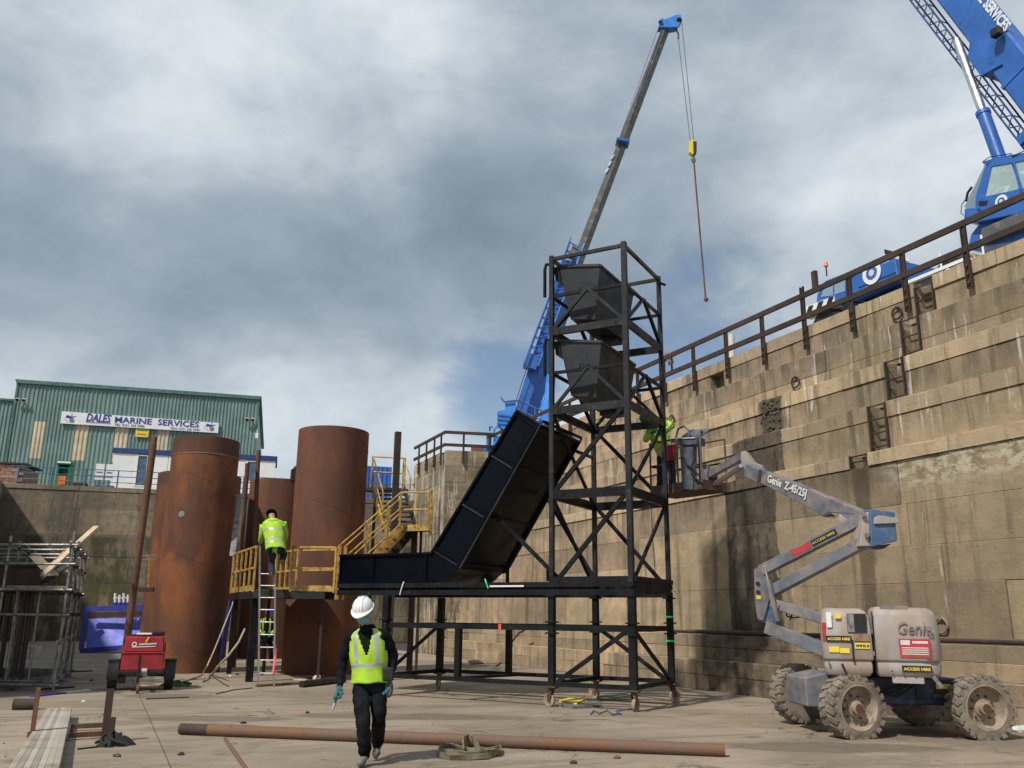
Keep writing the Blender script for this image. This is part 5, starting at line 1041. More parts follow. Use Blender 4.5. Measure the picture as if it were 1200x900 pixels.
MB().obox(onw(1168, 38, 5.6), E1*.12, N1*.1, Z*.11).build('work_lamp', 'black', c2_, bevel=.02)
# lift cylinder
cyl0, cyl1, cyl2 = onw(1173, 190, 5.9), onw(1152, 132, 5.9), onw(1121, 47, 5.9)
MB().tube(cyl0-(cyl1-cyl0).normalized()*.6, cyl1, .155, n=18).build('lift_cylinder', 'crane', c2_, smooth=True); MB().tube(cyl1, cyl2, .105, n=18).build('lift_cylinder_rod', 'chrome', c2_, smooth=True); MB().tube(cyl1-(cyl1-cyl0).normalized()*.08, cyl1+(cyl1-cyl0).normalized()*.03, .175, n=18).build('gland', 'crane', c2_)
truss(c2_, bq(-3.6, .62, .1), bq(7, .70, .1), bq(-3.6, .84, .1), bq(7, 1.0, .1), N1*.3, 26, .026, 'navy')
MB().obox(bq(-1.15, .62, .25), bd*.12, bu*.22, N1*.3).build('jib_bracket', 'crane', c2_)
# little things on the right quay
solo(MB().bar(onw(956, 342, 3.2), onw(954, 318, 3.2), .14, .10), 'rail_post', 'darkrust', 'free-standing dark steel post beside the striped beam of the near crane', 'post')
fh = onw(787, 420, 2.25); fl2 = thing('floodlight', 'cluster of floodlights clamped on the guard rail just right of the tower', 'light', fh)
MB().tube(fh-Z*.5, fh+Z*.1, .03, n=6).build('pole', 'darkrust', fl2)
for k, (a_, b_3) in enumerate(((-.22, .1), (.05, .16), (.28, .05), (-.1, -.12))): MB().tube(fh+E1*a_+Z*b_3, fh+E1*(a_+.1)+Z*(b_3-.03)-N1*.14, .07, .12, n=10).build('lamp', 'galv', fl2)
solo(MB().tube(onw(857, 406, 2.9)-Z*.5, onw(857, 392, 2.9), .09, n=12), 'bollard', 'offw', 'small pale bollard behind the guard rail on the coping', 'bollard', smooth=True)
for k, (px, py) in enumerate(((1144, 300), (1112, 311), (1140, 297), (1009, 348))): 
    c = onw(px, py, 2.9); c.z = 8.62; solo(MB().box(-.1, .1, -.1, .1, 0, .3), 'kerb_block', 'offw', ['small pale block on the coping, right of the top ladder, nearest the camera', 'small pale block on the coping just right of the top ladder', 'small pale block touching the nearest pale block on the coping', 'small pale block on the coping under the crane carrier cab'][k], 'block', 'small pale blocks on the coping', bevel=.02).location = c
# ------------------------------------------------------------------ scaffold at the left
sf = thing('scaffold', 'grey tube scaffold with a boarded deck at the left edge', 'scaffold', (-9.8, 20, 0))
SX = V((-.92, .42, 0)).normalized(); SX = V((-1, .0, 0)); SO = V((-9.1, 18.58, 0)); SY = V((-.41, 1, 0)).normalized()
SX = (V((-10.55, 18.75, 0))-SO).normalized()
def sc_(x, y, z): return SO+SX*x+SY*y+Z*z
def stb(a, b, name='tube', r=.027, mt='galv'): return MB().tube(sc_(*a), sc_(*b), r, n=8).build(name, mt, sf, smooth=True)
for x in (0, 1.42, 3.2):
    for y in (0, 1.6, 3.4, 5.0):
        stb((x, y, 0), (x, y, 3.12+(.1 if (x, y) == (0, 0) else 0)), 'standard', .03); MB().obox(sc_(x, y, .01), V((.08, 0, 0)), V((0, .08, 0)), Z*.01).build('base_plate', 'galv', sf)
        if x < 2:
            for zz in (2.0, 2.55, 2.95, 1.52): MB().obox(sc_(x, y, zz), V((.05, 0, 0)), V((0, .05, 0)), Z*.035).build('coupler', 'darkrust', sf)
for zz in (.16, 1.52, 2.02, 2.54, 2.93): stb((-.12, -.04, zz), (3.5, -.04, zz), 'ledger')
for zz in (.16, 1.0, 2.02, 2.5, 2.93): stb((.05, -.15, zz), (.05, 5.2, zz), 'ledger')
for zz in (.16, 2.02, 2.93): stb((1.45, -.1, zz), (1.45, 5.2, zz), 'ledger')
for y in (1.6, 3.4, 5.0):
    for zz in (.16, 2.02, 2.93): stb((-.1, y, zz), (3.4, y, zz), 'transom')
for a, b in (((.06, 0, 3.0), (.06, 1.6, 2.1)), ((.06, 1.6, 2.9), (.06, 3.4, 2.1)), ((.06, 0, .2), (.06, 1.6, 1.95)), ((.06, 1.6, .2), (.06, 3.4, 1.95)), ((.06, 3.4, .2), (.06, 5, 1.95)), ((.05, 0, 2.4), (.05, 1.6, 1.6))): stb(a, b, 'brace')
for i in range(9): y = .1+i*.56; MB().prism([sc_(.02, y, 2.06), sc_(3.4, y, 2.06), sc_(3.4, y+.5, 2.06), sc_(.02, y+.5, 2.06)], Z*.04).build('board', 'darkrust' if i % 2 else 'wood', sf)
for i in range(10):
    for j in range(5):
        x, y = .62+i*.17+.04*(j % 2), .5+j*.85; stb((x+.2*j, y, .2), (x+.2*j+.02, y, 2.0), 'prop', .026, 'darkrust' if (i+j) % 3 else 'galv')
for i in range(8): stb((.08, .35+i*.6, .2+.0), (3.3, .35+i*.6, .2), 'transom', .026, 'galv')
bxr = thing('rusty_skip', 'low rusty steel box on the scaffold deck', 'box', sc_(1.5, .8, 2.1))
for a, b, h in (((.72, .45), (2.6, .45), .36), ((.72, .45), (.72, 1.3), .36), ((.72, 1.3), (2.6, 1.3), .5), ((2.6, .45), (2.6, 1.3), .36)): MB().bar(sc_(a[0], a[1], 2.1+h/2), sc_(b[0], b[1], 2.1+h/2), .04, h).build('side', 'darkrust', bxr)
solo(MB().prism([at(34, 652, 19.6), at(44, 652, 20.0), at(66, 675, 20.0), at(55, 675, 19.6)], V((.02, .1, .02))), 'plywood_sheet', 'ply', 'pale plywood sheet leaning on the scaffold deck', 'sheet')
for k, (a, b, mt, lb) in enumerate((((48, 676), (113, 617), 'ply', 'long pale plank sloping up past the scaffold corner post'), ((44, 680), (82, 643), 'wood', 'brown plank sloping up just below the long pale plank'), ((52, 682), (76, 664), 'darkrust', 'short dark plank leaning on the scaffold deck'))):
    solo(MB().bar(at(*a, 19.2+k*.2), at(*b, 20.6+k*.2), .16, .04), 'loose_plank', mt, lb, 'plank', 'loose planks on the scaffold')
for k in range(3): solo(MB().bar(at(11+k*3.5, 805, 19.0)*1, at(20+k*4, 791, 20.4), .05, .05), 'short_bar', 'rust', ['left', 'middle', 'right'][k]+' one of three short rusty bars lying across the scaffold base tubes', 'bar', 'short rusty bars at the scaffold foot')
for k, (a, b, mt, lb) in enumerate((((37, 817), (75, 813), 'blue', 'purple painted strip on the ground in front of the scaffold'), ((72, 813), (104, 810), 'offw', 'pale strip of board on the ground right of the scaffold foot'), ((48, 809), (85, 806), 'darkrust', 'dark bar lying under the scaffold corner'), ((82, 788), (107, 787), 'darkrust', 'thin dark bar on the ground right of the scaffold'))):
    solo(MB().bar(gz(*a)+Z*.02, gz(*b)+Z*.02, .14, .03), 'scrap_strip', mt, lb, 'strip', 'scrap strips by the scaffold')
bk = thing('bucket', 'pale bucket standing under the scaffold', 'bucket', gz(40, 770)); MB().lathe([(0, 0), (.15, 0), (.19, .36), (.17, .36), (.13, .03)], gz(40, 770), n=14).build('pail', 'offw', bk, smooth=True)
# ------------------------------------------------------------------ blue steel tank frame at the back
bf = thing('blue_steel_frame', 'blue painted steel frame with a tilted flat panel by the end wall', 'frame', at(130, 762, 37))
def bo(x, y, Y): return at(x, y, Y)
for a, b, Y in (((95, 762), (101, 714), 36.5), ((101, 714), (168, 712), 36.8), ((95, 763), (168, 757), 36.5), ((168, 757), (168, 712), 37.5)): MB().bar(bo(*a, Y), bo(*b, Y), .22, .2).build('beam', 'blue', bf)
MB().prism([bo(101, 760, 36.6), bo(104, 725, 37.4), bo(168, 724, 37.6), bo(168, 756, 36.8)], V((0, .12, 0))).build('panel', 'bluel', bf); MB().prism([bo(104, 718, 38), bo(168, 716, 38), bo(168, 722, 38), bo(104, 724, 38)], V((0, .1, 0))).build('back_board', 'darkrust', bf)
for k in range(4):
    x = 135+k*5; v_ = thing('valve', ['leftmost', 'second', 'third', 'rightmost'][k]+' white and blue valve standing on the blue frame', 'valve', bo(x, 711, 36.9), group='valves on the blue frame')
    MB().tube(bo(x, 712, 36.9), bo(x, 706, 36.9), .1, n=10).build('body', 'blue', v_, smooth=True); MB().tube(bo(x, 706, 36.9), bo(x, 695+2*(k % 2), 36.9), .05, n=8).build('stem', 'white', v_); MB().bar(bo(x-2, 701, 36.9), bo(x+2, 700, 36.9), .05).build('handle', 'white', v_)
# ------------------------------------------------------------------ red welding generator
gn = thing('welding_generator', 'red towable welding generator on two tyres with a jockey wheel', 'generator', (-7.85, 19.9, 0))
GX = V((.93, .36, 0)).normalized(); GY = V((-.36, .93, 0)); G0 = V((-7.84, 19.75, 0))
def gp(x, y, z): return G0+GX*x+GY*y+Z*z
def gb2(name, x0, x1, y0, y1, z0, z1, mt, bev=.015, tx=0): return MB().hexa([gp(x0, y0, z0), gp(x1, y0, z0), gp(x1, y1, z0), gp(x0, y1, z0), gp(x0+tx, y0+tx, z1), gp(x1-tx, y0+tx, z1), gp(x1-tx, y1-tx, z1), gp(x0+tx, y1-tx, z1)]).build(name, mt, gn, bevel=bev)
gb2('lower_body', -.42, .42, -.5, .6, .42, .76, 'red', tx=.012); gb2('canopy', -.405, .405, -.46, .58, .775, 1.10, 'red', .03, tx=.03); gb2('lip', -.44, .44, -.51, .6, .755, .785, 'red', .008)
gb2('tray', -.44, .44, -.52, .62, .34, .42, 'black'); gb2('side_grille', .405, .425, -.2, .3, .5, .95, 'black', .0)
gb2('roof_tray', -.34, .36, -.4, .5, 1.10, 1.125, 'black', .0); gb2('lid_bar', -.18, .12, -.42, -.34, 1.13, 1.17, 'white', .01); gb2('roof_kit', .14, .38, -.3, .2, 1.12, 1.2, 'black', .02)
MB().lathe([(.05, 0), (.05, .004), (.028, .004), (.028, 0)], gp(-.2, -.452, .94), ax=-GY, n=16).build('logo_ring', 'white', gn); MB().bar(gp(-.11, -.455, .94), gp(.24, -.455, .955), .006, .03).build('print', 'offw', gn); MB().bar(gp(-.24, -.457, .885), gp(.22, -.457, .9), .006, .022).build('print', 'offw', gn)
MB().bar(gp(.02, -.46, .98), gp(.07, -.46, 1.09), .01, .03).build('tape', 'signyel', gn); gb2('plate', .0, .1, -.535, -.52, .36, .46, 'white', 0)
MB().bar(gp(-.5, .05, .3), gp(.5, .05, .3), .07).build('axle', 'black', gn)
for sx in (-1, 1):
    c = gp(sx*.56, .05, .29); MB().lathe([(0, -.06), (.14, -.06), (.16, -.09), (.27, -.09), (.29, -.06), (.29, .06), (.27, .09), (.16, .09), (.14, .06), (0, .06)], c, ax=GX, n=28).build('tyre', 'rubber', gn, smooth=True)
    MB().lathe([(.34, -.11), (.34, .11), (.32, .11), (.32, -.11)], c, ax=GX, n=16, a0=-.2, a1=math.pi+.2).build('mudguard', 'black', gn); MB().obox(c+Z*.3+GY*-.0, GX*.12, GY*.2, Z*.02).build('mudguard_top', 'rubber', gn)
MB().bar(gp(0, -.5, .35), gp(0, -1.05, .33), .06).build('drawbar', 'black', gn); MB().bar(gp(-.3, -.5, .34), gp(0, -1.0, .33), .04).build('drawbar_arm', 'black', gn); MB().bar(gp(.3, -.5, .34), gp(0, -1.0, .33), .04).build('drawbar_arm', 'black', gn)
MB().tube(gp(-.05, -1.05, .12), gp(-.05, -1.05, .75), .028, n=8).build('jockey_leg', 'black', gn); MB().lathe([(0, -.03), (.07, -.03), (.1, -.02), (.1, .02), (.07, .03), (0, .03)], gp(-.03, -1.05, .1), ax=GX, n=18).build('jockey_wheel', 'rust', gn, smooth=True); gb2('hitch', .0, .12, -1.0, -.8, .3, .42, 'galv')
# ------------------------------------------------------------------ stacked long tubes / boards bottom left
fa_, fb_ = gz(55, 842), gz(82, 842); na, nb = gz(4, 925), gz(66, 925)
trs = thing('steel_trestle', 'rusty low steel trestle with two uprights holding the grey boards', 'trestle', (-5.6, 12, 0))
ZP = .13
for k in range(7):
    f = (k+.5)/7; a = fa_.lerp(fb_, f); b = na.lerp(nb, f); d = (a-b).normalized(); a = a+Z*ZP; b = b+Z*ZP-d*1.2; a += d*random.uniform(-.1, .12)
    wv = .062
    solo(MB().bar(b, a, wv+.004, .05), 'long_board', 'boards', ['leftmost', 'second', 'third', 'middle', 'fifth', 'sixth', 'rightmost'][k]+' of the seven long narrow grey boards lying side by side at bottom left', 'board', 'long grey boards lying side by side', bevel=.008)
u0_, u1_ = at(31, 871, 12.05), at(38, 815, 12.0)
u0_.z = 0; MB().bar(gz(36, 872), V((gz(36, 872).x-.0, gz(36, 872).y, .66)), .12, .05).build('upright', 'rust', trs)
ur = gz(122, 870); MB().bar(ur, ur+Z*.64, .07, .09).build('upright', 'darkrust', trs); MB().bar(ur+Z*.0+V((.06, 0, 0)), ur+Z*.3+V((.06, 0, 0)), .08, .1).build('gusset', 'darkrust', trs)
for px0, py0, py1 in ((75, 868, 865), (80, 857, 855)): MB().bar(gz(px0, py0)+Z*.06, gz(121, py1)+Z*.06, .06, .06).build('cross_bar', 'rust', trs)
MB().bar(gz(32, 866)+Z*.05, gz(84, 861)+Z*.05, .06, .07).build('cross_bar', 'rust', trs); MB().bar(gz(77, 869)+Z*.07, gz(81, 856)+Z*.07, .04, .05).build('end_bar', 'galv', trs); MB().bar(gz(91, 879)+Z*.01, gz(116, 876)+Z*.01, .03, .02).build('foot_bar', 'darkrust', trs)
def heap(lb, c, rx, ry, h, mt, name, n=14, seed=1):
    rr = random.Random(seed); mb = MB(); N_ = 18; K_ = 6; vs = []
    ph = [rr.uniform(0, 6) for _ in range(6)]
    for j in range(K_+1):
        f = j/K_
        for i in range(N_):
            a = 2*math.pi*i/N_; w = 1+.25*math.sin(3*a+ph[0])+.15*math.sin(7*a+ph[1]+f*3)+rr.uniform(-.08, .08)
            vs.append(c+V((math.cos(a)*rx*(1-f)*w, math.sin(a)*ry*(1-f)*w, h*(f**.6)*(1+.35*math.sin(4*a+ph[2]+f*5))*(0 if j == 0 else 1))))
    mb.add(vs, [(j*N_+i, j*N_+(i+1) % N_, (j+1)*N_+(i+1) % N_, (j+1)*N_+i) for j in range(K_) for i in range(N_)])
    for k in range(5):
        a = rr.uniform(0, 6); mb.path([c+V((math.cos(a+t*.5)*rx*(.5+.2*t), math.sin(a+t*.5)*ry*(.5+.2*t), h*(.9-.25*t)+.01)) for t in range(4)], .018, 6)
    return solo(mb, name, mt, lb, 'cloth', smooth=True)
heap('dark crumpled cloth at the foot of the right trestle upright', gz(132, 874), .2, .16, .14, 'cloth', 'crumpled_cloth')
heap('green netting and leaves heaped beside the red generator', gz(208, 804), .34, .25, .1, 'weed', 'green_net', seed=5)
solo(MB().lathe([(.09, 0), (.09, .36), (.075, .36), (.075, .0), (.09, 0)], gz(15, 832)+Z*.09, ax=V((.95, .2, 0)), n=20), 'pipe_offcut', 'darkrust', 'short dark pipe offcut lying at the left edge of the floor', 'pipe', smooth=True)
# long rusty pipe across the foreground
pa, pb2 = gz(211, 861)+Z*.075, gz(850, 887)+Z*.075; dp = (pb2-pa).normalized()
lpipe = thing('long_pipe', 'long rusty pipe lying on the floor across the foreground', 'pipe', pa)
MB().lathe([(.058, 0), (.07, 0), (.072, .01), (.072, .42), (.06, .42)], pa, ax=dp, n=20).build('end_sleeve', 'darkrust', lpipe, smooth=True)
MB().lathe([(.066, 0), (.075, 0), (.075, (pb2-pa).length-.42), (.066, (pb2-pa).length-.42)], pa+dp*.42, ax=dp, n=20).build('tube', 'rustpipe', lpipe, smooth=True)
a_, b_ = gz(264, 868)+Z*.02, gz(296, 915)+Z*.02; solo(MB().tube(a_+(a_-b_).normalized()*.05, b_, .022, n=8), 'steel_rod', 'rustpipe', 'thin rusty rod pointing from the long pipe to the camera', 'rod', smooth=True)
def lay(lb, pts, r, mt, name, cat='bar', n=8): return solo(MB().path([gz(*p)+Z*r for p in pts], r, n), name, mt, lb, cat, smooth=True)
lay('thin rusty pipe lying by the foot of the ladder', ((300, 805), (353, 802)), .03, 'rustpipe', 'thin_pipe', 'pipe')
lay('black plastic pipe lying behind the man in the white helmet', ((353, 806), (403, 800)), .075, 'black', 'black_pipe', 'pipe', 16)
lay('thin bent rod on the floor left of the ladder', ((253, 814), (275, 809), (296, 807)), .012, 'darkrust', 'bent_rod', 'rod')
lay('thin dark bar on the floor right of the red generator', ((171, 820), (221, 818)), .014, 'darkrust', 'thin_bar', 'bar')
lay('short dark rod on the floor behind the ladder', ((357, 796), (400, 792)), .02, 'black', 'short_rod', 'rod')
lay('thin crossed rod lying near the hose', ((245, 790), (262, 802), (268, 805)), .012, 'darkrust', 'crossed_rod', 'rod')
solo(MB().path([at(276, 692, 25.0), at(272, 710, 24.4), at(262, 735, 24), at(252, 760, 23.8), at(243, 780, 23.6), gz(236, 792)+Z*.02, gz(226, 796)+Z*.02, gz(212, 800)+Z*.02, gz(190, 801)+Z*.02], .02, 6), 'hose', 'rope', 'pale hose hanging from the platform and trailing to the generator', 'hose', smooth=True)
solo(MB().path([at(287, 737, 23.2), at(280, 752, 22.9), at(268, 768, 22.6), at(256, 780, 22.3), gz(249, 791)+Z*.02, gz(243, 797)+Z*.02, gz(236, 800)+Z*.02], .028, 6), 'rope', 'rope', 'thick pale rope drooping from the black platform leg', 'rope', smooth=True)
solo(MB().path([at(309, 690, 23.0), at(305, 705, 23), at(298, 722, 22.9)], .01, 5), 'cord', 'rust', 'thin cord tied under the yellow platform', 'cord')
solo(MB().path([at(321, 752, 21.3), at(323, 762, 21.2), at(322, 775, 21.1), at(320, 790, 21.)], .03, 6), 'red_strap', 'tapered', 'red-orange strap tied to the lower right ladder stile', 'strap')
solo(MB().path([gz(x, y)+Z*.02 for x, y in ((692, 838), (696, 834), (702, 838), (712, 834), (718, 839), (728, 838), (722, 835), (731, 833), (740, 832))], .012, 5), 'blue_rope', 'railblue', 'thin blue rope squiggle on the floor by the front castor', 'rope')
solo(MB().path([onw(x, y, -.05) if y < 770 else gz(x, y)+Z*.02 for x, y in ((617, 737), (608, 742), (600, 752), (596, 765), (590, 775), (582, 781))], .03, 6), 'black_hose', 'black', 'black hose drooping behind the frame onto the low ledge', 'hose', smooth=True)
def plate(lb, px, mt, h, name): return solo(MB().prism([gz(*p) for p in px], Z*h), name, mt, lb, 'plate', bevel=.006)
yp = thing('ramp_plate', 'grey rubber ramp plate with a yellow top strip by the front left castor', 'plate', gz(680, 826)); 
MB().prism([gz(655, 828), gz(672, 831), gz(706, 829), gz(698, 823)], Z*.05).build('plate', 'boot', yp); MB().prism([gz(655, 826)+Z*.05, gz(676, 829)+Z*.05, gz(690, 822)+Z*.05, gz(668, 822)+Z*.05], Z*.03).build('top_strip', 'signyel', yp)
for k in range(3): MB().obox(gz(659+k*5, 829.3)+Z*.035, V((.02, 0, 0)), V((0, .01, 0)), Z*.015).build('hole', 'black', yp)
plate('dark green flat mat on the floor between the castors', ((698, 818), (706, 822), (742, 820), (735, 813), (715, 813)), 'matgreen', .02, 'floor_mat')
plate('light yellow sheet of board on the floor by the ladder', ((343, 797), (358, 798), (362, 795), (350, 794)), 'ply', .02, 'board_piece')
solo(MB().prism([gz(366, 798), gz(373, 800), gz(376, 797), gz(369, 796)], Z*.12), 'white_bag', 'offw', 'small white and blue bag on the floor by the ladder', 'bag', bevel=.03)
plate('flat dark board lying by the low ledge behind the frame', ((548, 775), (552, 779), (567, 778), (560, 774)), 'darkrust', .03, 'flat_board')
# webbing sling heap
ws = MB()
def ribbon(mb, pts, w, t=.012):
    pts = [V(p) for p in pts]; k = len(pts); vs = []
    for i, p in enumerate(pts):
        d = (pts[min(i+1, k-1)]-pts[max(i-1, 0)]).normalized(); x = V((-d.y, d.x, 0)).normalized(); tw_ = .5*math.sin(i*.7)
        up = (Z*math.cos(tw_)+x*math.sin(tw_)).normalized(); sd = d.cross(up).normalized()
        vs += [p-up*w/2-sd*t, p+up*w/2-sd*t, p+up*w/2+sd*t, p-up*w/2+sd*t]
    mb.add(vs, [(i*4+j, i*4+(j+1) % 4, (i+1)*4+(j+1) % 4, (i+1)*4+j) for i in range(k-1) for j in range(4)]+[(3, 2, 1, 0), tuple((k-1)*4+j for j in range(4))])
sx = thing('webbing_sling', 'olive webbing lifting sling heaped on the floor in front of the long pipe', 'sling', gz(550, 884))
for k, pts in enumerate((((514, 883), (518, 875), (530, 874), (545, 879), (560, 880), (575, 879), (586, 876), (585, 882), (570, 886), (548, 887), (528, 887), (514, 884)), ((543, 880), (544, 871), (549, 867), (556, 870), (560, 877), (572, 881), (584, 880)), ((516, 881), (530, 881), (545, 884), (562, 884), (580, 880)))):
    mb = MB(); P_ = [gz(*p, .04+.03*(k == 1)) for p in pts]
    if k == 1: P_ = [p+Z*(.045 if 0 < i < 4 else 0) for i, p in enumerate(P_)]
    fine = []
    for i in range(len(P_)-1): fine += [P_[i].lerp(P_[i+1], f/3) for f in range(3)]
    ribbon(mb, fine+[P_[-1]], .065); mb.build('strap', 'olive', sx, smooth=True)
# small debris on the floor
for k, (x, y, mt, lb) in enumerate(((285, 848, 'darkrust', 'small dark stone above the long pipe at left'), (360, 836, 'darkrust', 'small dark pebble on the floor left of the walking man'), (278, 791, 'black', 'dark scrap on the floor between pile and black leg'), (307, 791, 'black', 'black scrap on the floor left of the ladder foot'), (137, 887, 'black', 'small black bolt on the floor near the dark cloth'), (212, 885, 'darkrust', 'small brown pebble below the long pipe at left'), (672, 895, 'darkrust', 'small dark pebble at the bottom right of the sling'), (723, 889, 'rust', 'brown pebble just under the long pipe, right of the sling'), (107, 798, 'black', 'black scrap on the floor left of the generator wheel'), (270, 793, 'offw', 'small white scrap near the rope end'), (98, 823, 'offw', 'white paper scrap on the floor in front of the scaffold'), (1198, 858, 'offw', 'pale stone at the foot of the wall at the right edge'))):
    r = .035 if k < 11 else .1; c = gz(x, y)+Z*r*.4; mb = MB().ball(c, r, 8, (random.uniform(1, 1.6), random.uniform(.8, 1.3), .6)); mb.v = [p+V((random.uniform(-1, 1), random.uniform(-1, 1), random.uniform(-.5, .5)))*r*.18 for p in mb.v]; solo(mb, 'debris', mt, lb, 'debris', 'loose scraps on the dock floor')
grv = MB()
for k in range(420):
    if k % 2: t, n_ = random.uniform(-3, 25), -abs(random.gauss(0, .12))-.02
    else: t, n_ = random.uniform(-6, 24), -random.uniform(.1, 17)
    c = wl(t, n_, .008); r = random.choice((.008, .012, .02, .03)) if k % 2 else random.choice((.006, .009, .014)); grv.ball(c, r, 6, (1.2, 1, .6))
solo(grv, 'grit', 'stone', 'loose grit and crumbs of concrete scattered over the floor and wall foot', 'grit', kind='stuff')
# ------------------------------------------------------------------ people
def skin_body(name, parent, joints, edges, mats, levels=2):
    me = bpy.data.meshes.new(name); names = list(joints); idx = {n: i for i, n in enumerate(names)}; inv = INV[parent.name]
    me.from_pydata([tuple(inv @ joints[n][0]) for n in names], [(idx[a], idx[b]) for a, b, _ in edges], []); o = bpy.data.objects.new(name, me); COL.objects.link(o)
    o.modifiers.new('s', 'SKIN'); sv_ = me.skin_vertices[0].data
    for n in names:
        r = joints[n][1]; r = r if isinstance(r, tuple) else (r, r); sv_[idx[n]].radius = r; sv_[idx[n]].use_root = (n == names[0])
    ss_ = o.modifiers.new('u', 'SUBSURF'); ss_.levels = levels; ss_.render_levels = levels
    dg = bpy.context.evaluated_depsgraph_get(); m2 = bpy.data.meshes.new_from_object(o.evaluated_get(dg)); bpy.data.objects.remove(o)
    m2.materials.clear()
    for v in m2.vertices:
        q = v.co; k = .006*math.sin(q.z*46+4*math.sin(q.x*23)+3*math.sin(q.y*19)); v.co += v.normal*k*(1 if q.z < 1.45 else .0)
    for x in mats: m2.materials.append(M[x])
    rd_ = lambda k: (sum(joints[k][1])/2 if isinstance(joints[k][1], tuple) else joints[k][1])
    seg = [(inv @ joints[a][0], inv @ joints[b][0], m, rd_(a), rd_(b)) for a, b, m in edges]
    for p in m2.polygons:
        c = p.center; best = None
        for a, b, m, ra_, rb_ in seg:
            d = b-a; t = max(0, min(1, (c-a).dot(d)/max(1e-9, d.length_squared))); q_ = (c-(a+d*t)).length-(ra_*(1-t)+rb_*t)
            if best is None or q_ < best[0]: best = (q_, m)
        p.material_index = best[1]; p.use_smooth = True
    ob = bpy.data.objects.new(name, m2); COL.objects.link(ob); ob.parent = parent; INV[ob.name] = inv; return ob
def fingers(J, Ed, side, wr, d, palmn, mi, curl, s=1., spread=V((1, 0, 0))):
    # palm then four fingers of different length and a thumb from the side of the palm
    d = d.normalized(); sp = (spread-d*spread.dot(d)).normalized(); pn = palmn.normalized()
    J[side+'palm'] = (wr+d*.045*s, (.034*s, .018*s)); Ed.append((side+'wr', side+'palm', mi)); J[side+'palm2'] = (wr+d*.085*s, (.036*s, .016*s)); Ed.append((side+'palm', side+'palm2', mi))
    for k, L_ in enumerate((.062, .072, .067, .052)):
        off = (k-1.5)*.021*s; a = wr+d*.10*s+sp*off; b = a+(d*math.cos(curl*.5)+pn*math.sin(curl*.5))*L_*.5*s; c = b+(d*math.cos(curl*1.3)+pn*math.sin(curl*1.3))*L_*.6*s
        J[side+'f%da' % k] = (a, .0095*s); J[side+'f%db' % k] = (b, .009*s); J[side+'f%dc' % k] = (c, .007*s)
        Ed.extend([(side+'palm2', side+'f%da' % k, mi), (side+'f%da' % k, side+'f%db' % k, mi), (side+'f%db' % k, side+'f%dc' % k, mi)])
    a = wr+d*.045*s-sp*.038*s+pn*.008*s; b = a+(d*.8-sp*.5+pn*.4).normalized()*.032*s; c = b+(d*.9+pn*.5).normalized()*.028*s
    J[side+'ta'] = (a, .011*s); J[side+'tb'] = (b, .010*s); J[side+'tc'] = (c, .008*s); Ed.extend([(side+'palm', side+'ta', mi), (side+'ta', side+'tb', mi), (side+'tb', side+'tc', mi)])
def ring_shell(name, parent, rings, mts, sel, n=32, skip=None, thick=.006):
    """lofted garment; rings = (centre, right vector, forward vector)"""
    mb = MB(); vs = []
    for c, rx, ry in rings:
        for i in range(n): a = 2*math.pi*i/n; vs.append(c+rx*math.cos(a)+ry*math.sin(a))
    fs = []; ms = []
    for j in range(len(rings)-1):
        for i in range(n):
            if skip and skip(j, i): continue
            fs.append((j*n+i, j*n+(i+1) % n, (j+1)*n+(i+1) % n, (j+1)*n+i)); ms.append(sel(j, i))
    mb.v = vs; mb.f = fs; mb.m = ms; o = mb.build(name, mts, parent)
    for p in o.data.polygons: p.use_smooth = True
    bm = bmesh.new(); bm.from_mesh(o.data); bmesh.ops.delete(bm, geom=[v for v in bm.verts if not v.link_faces], context='VERTS'); r_ = bmesh.ops.solidify(bm, geom=list(bm.faces), thickness=thick); bm.to_mesh(o.data); bm.free()
    return o
def helmet(parent, c, up, fwd, s, mt, label=None):
    up = up.normalized(); fwd = (fwd-up*fwd.dot(up)).normalized(); rt = fwd.cross(up); mb = MB(); n = 28; vs = []
    prof = [(1.0, 0), (1.0, .03), (.97, .28), (.86, .58), (.62, .86), (.3, 1.0), (.0, 1.03)]
    for r, h in prof:
        for i in range(n): a = 2*math.pi*i/n; vs.append(c+(rt*math.cos(a)*.118*r+fwd*math.sin(a)*.142*r+up*h*.125)*s)
    fs = [(j*n+i, j*n+(i+1) % n, (j+1)*n+(i+1) % n, (j+1)*n+i) for j in range(len(prof)-1) for i in range(n)]; mb.add(vs, fs)
    vs = []      # brim, longer at the front
    for r, h in ((1.0, .0), (1.0, .012)):
        for i in range(n): a = 2*math.pi*i/n; k = 1.07+(.34*max(0, math.sin(a))**1.5); vs.append(c+(rt*math.cos(a)*.118*min(k, 1.12)+fwd*math.sin(a)*.142*k+up*(h-.02*max(0, math.sin(a))))*s)
    vi = [c+(rt*math.cos(2*math.pi*i/n)*.112+fwd*math.sin(2*math.pi*i/n)*.135+up*.012)*s for i in range(n)]
    k0 = len(vs); vs += vi; mb.add(vs, [(i, (i+1) % n, n+(i+1) % n, n+i) for i in range(n)]+[(n+i, n+(i+1) % n, k0+(i+1) % n, k0+i) for i in range(n)]+[(k0+i, k0+(i+1) % n, (i+1) % n, i) for i in range(n)])
    for sgn in (-1, 0, 1): mb.path([c+(rt*sgn*.035+fwd*math.sin(t)*.146*math.cos(sgn*.3)+up*(.127*math.cos(t)+.004))*s for t in [x*.2-1.2 for x in range(13)]], .006*s, 6)
    return mb.build('helmet', mt, parent, label, smooth=True)
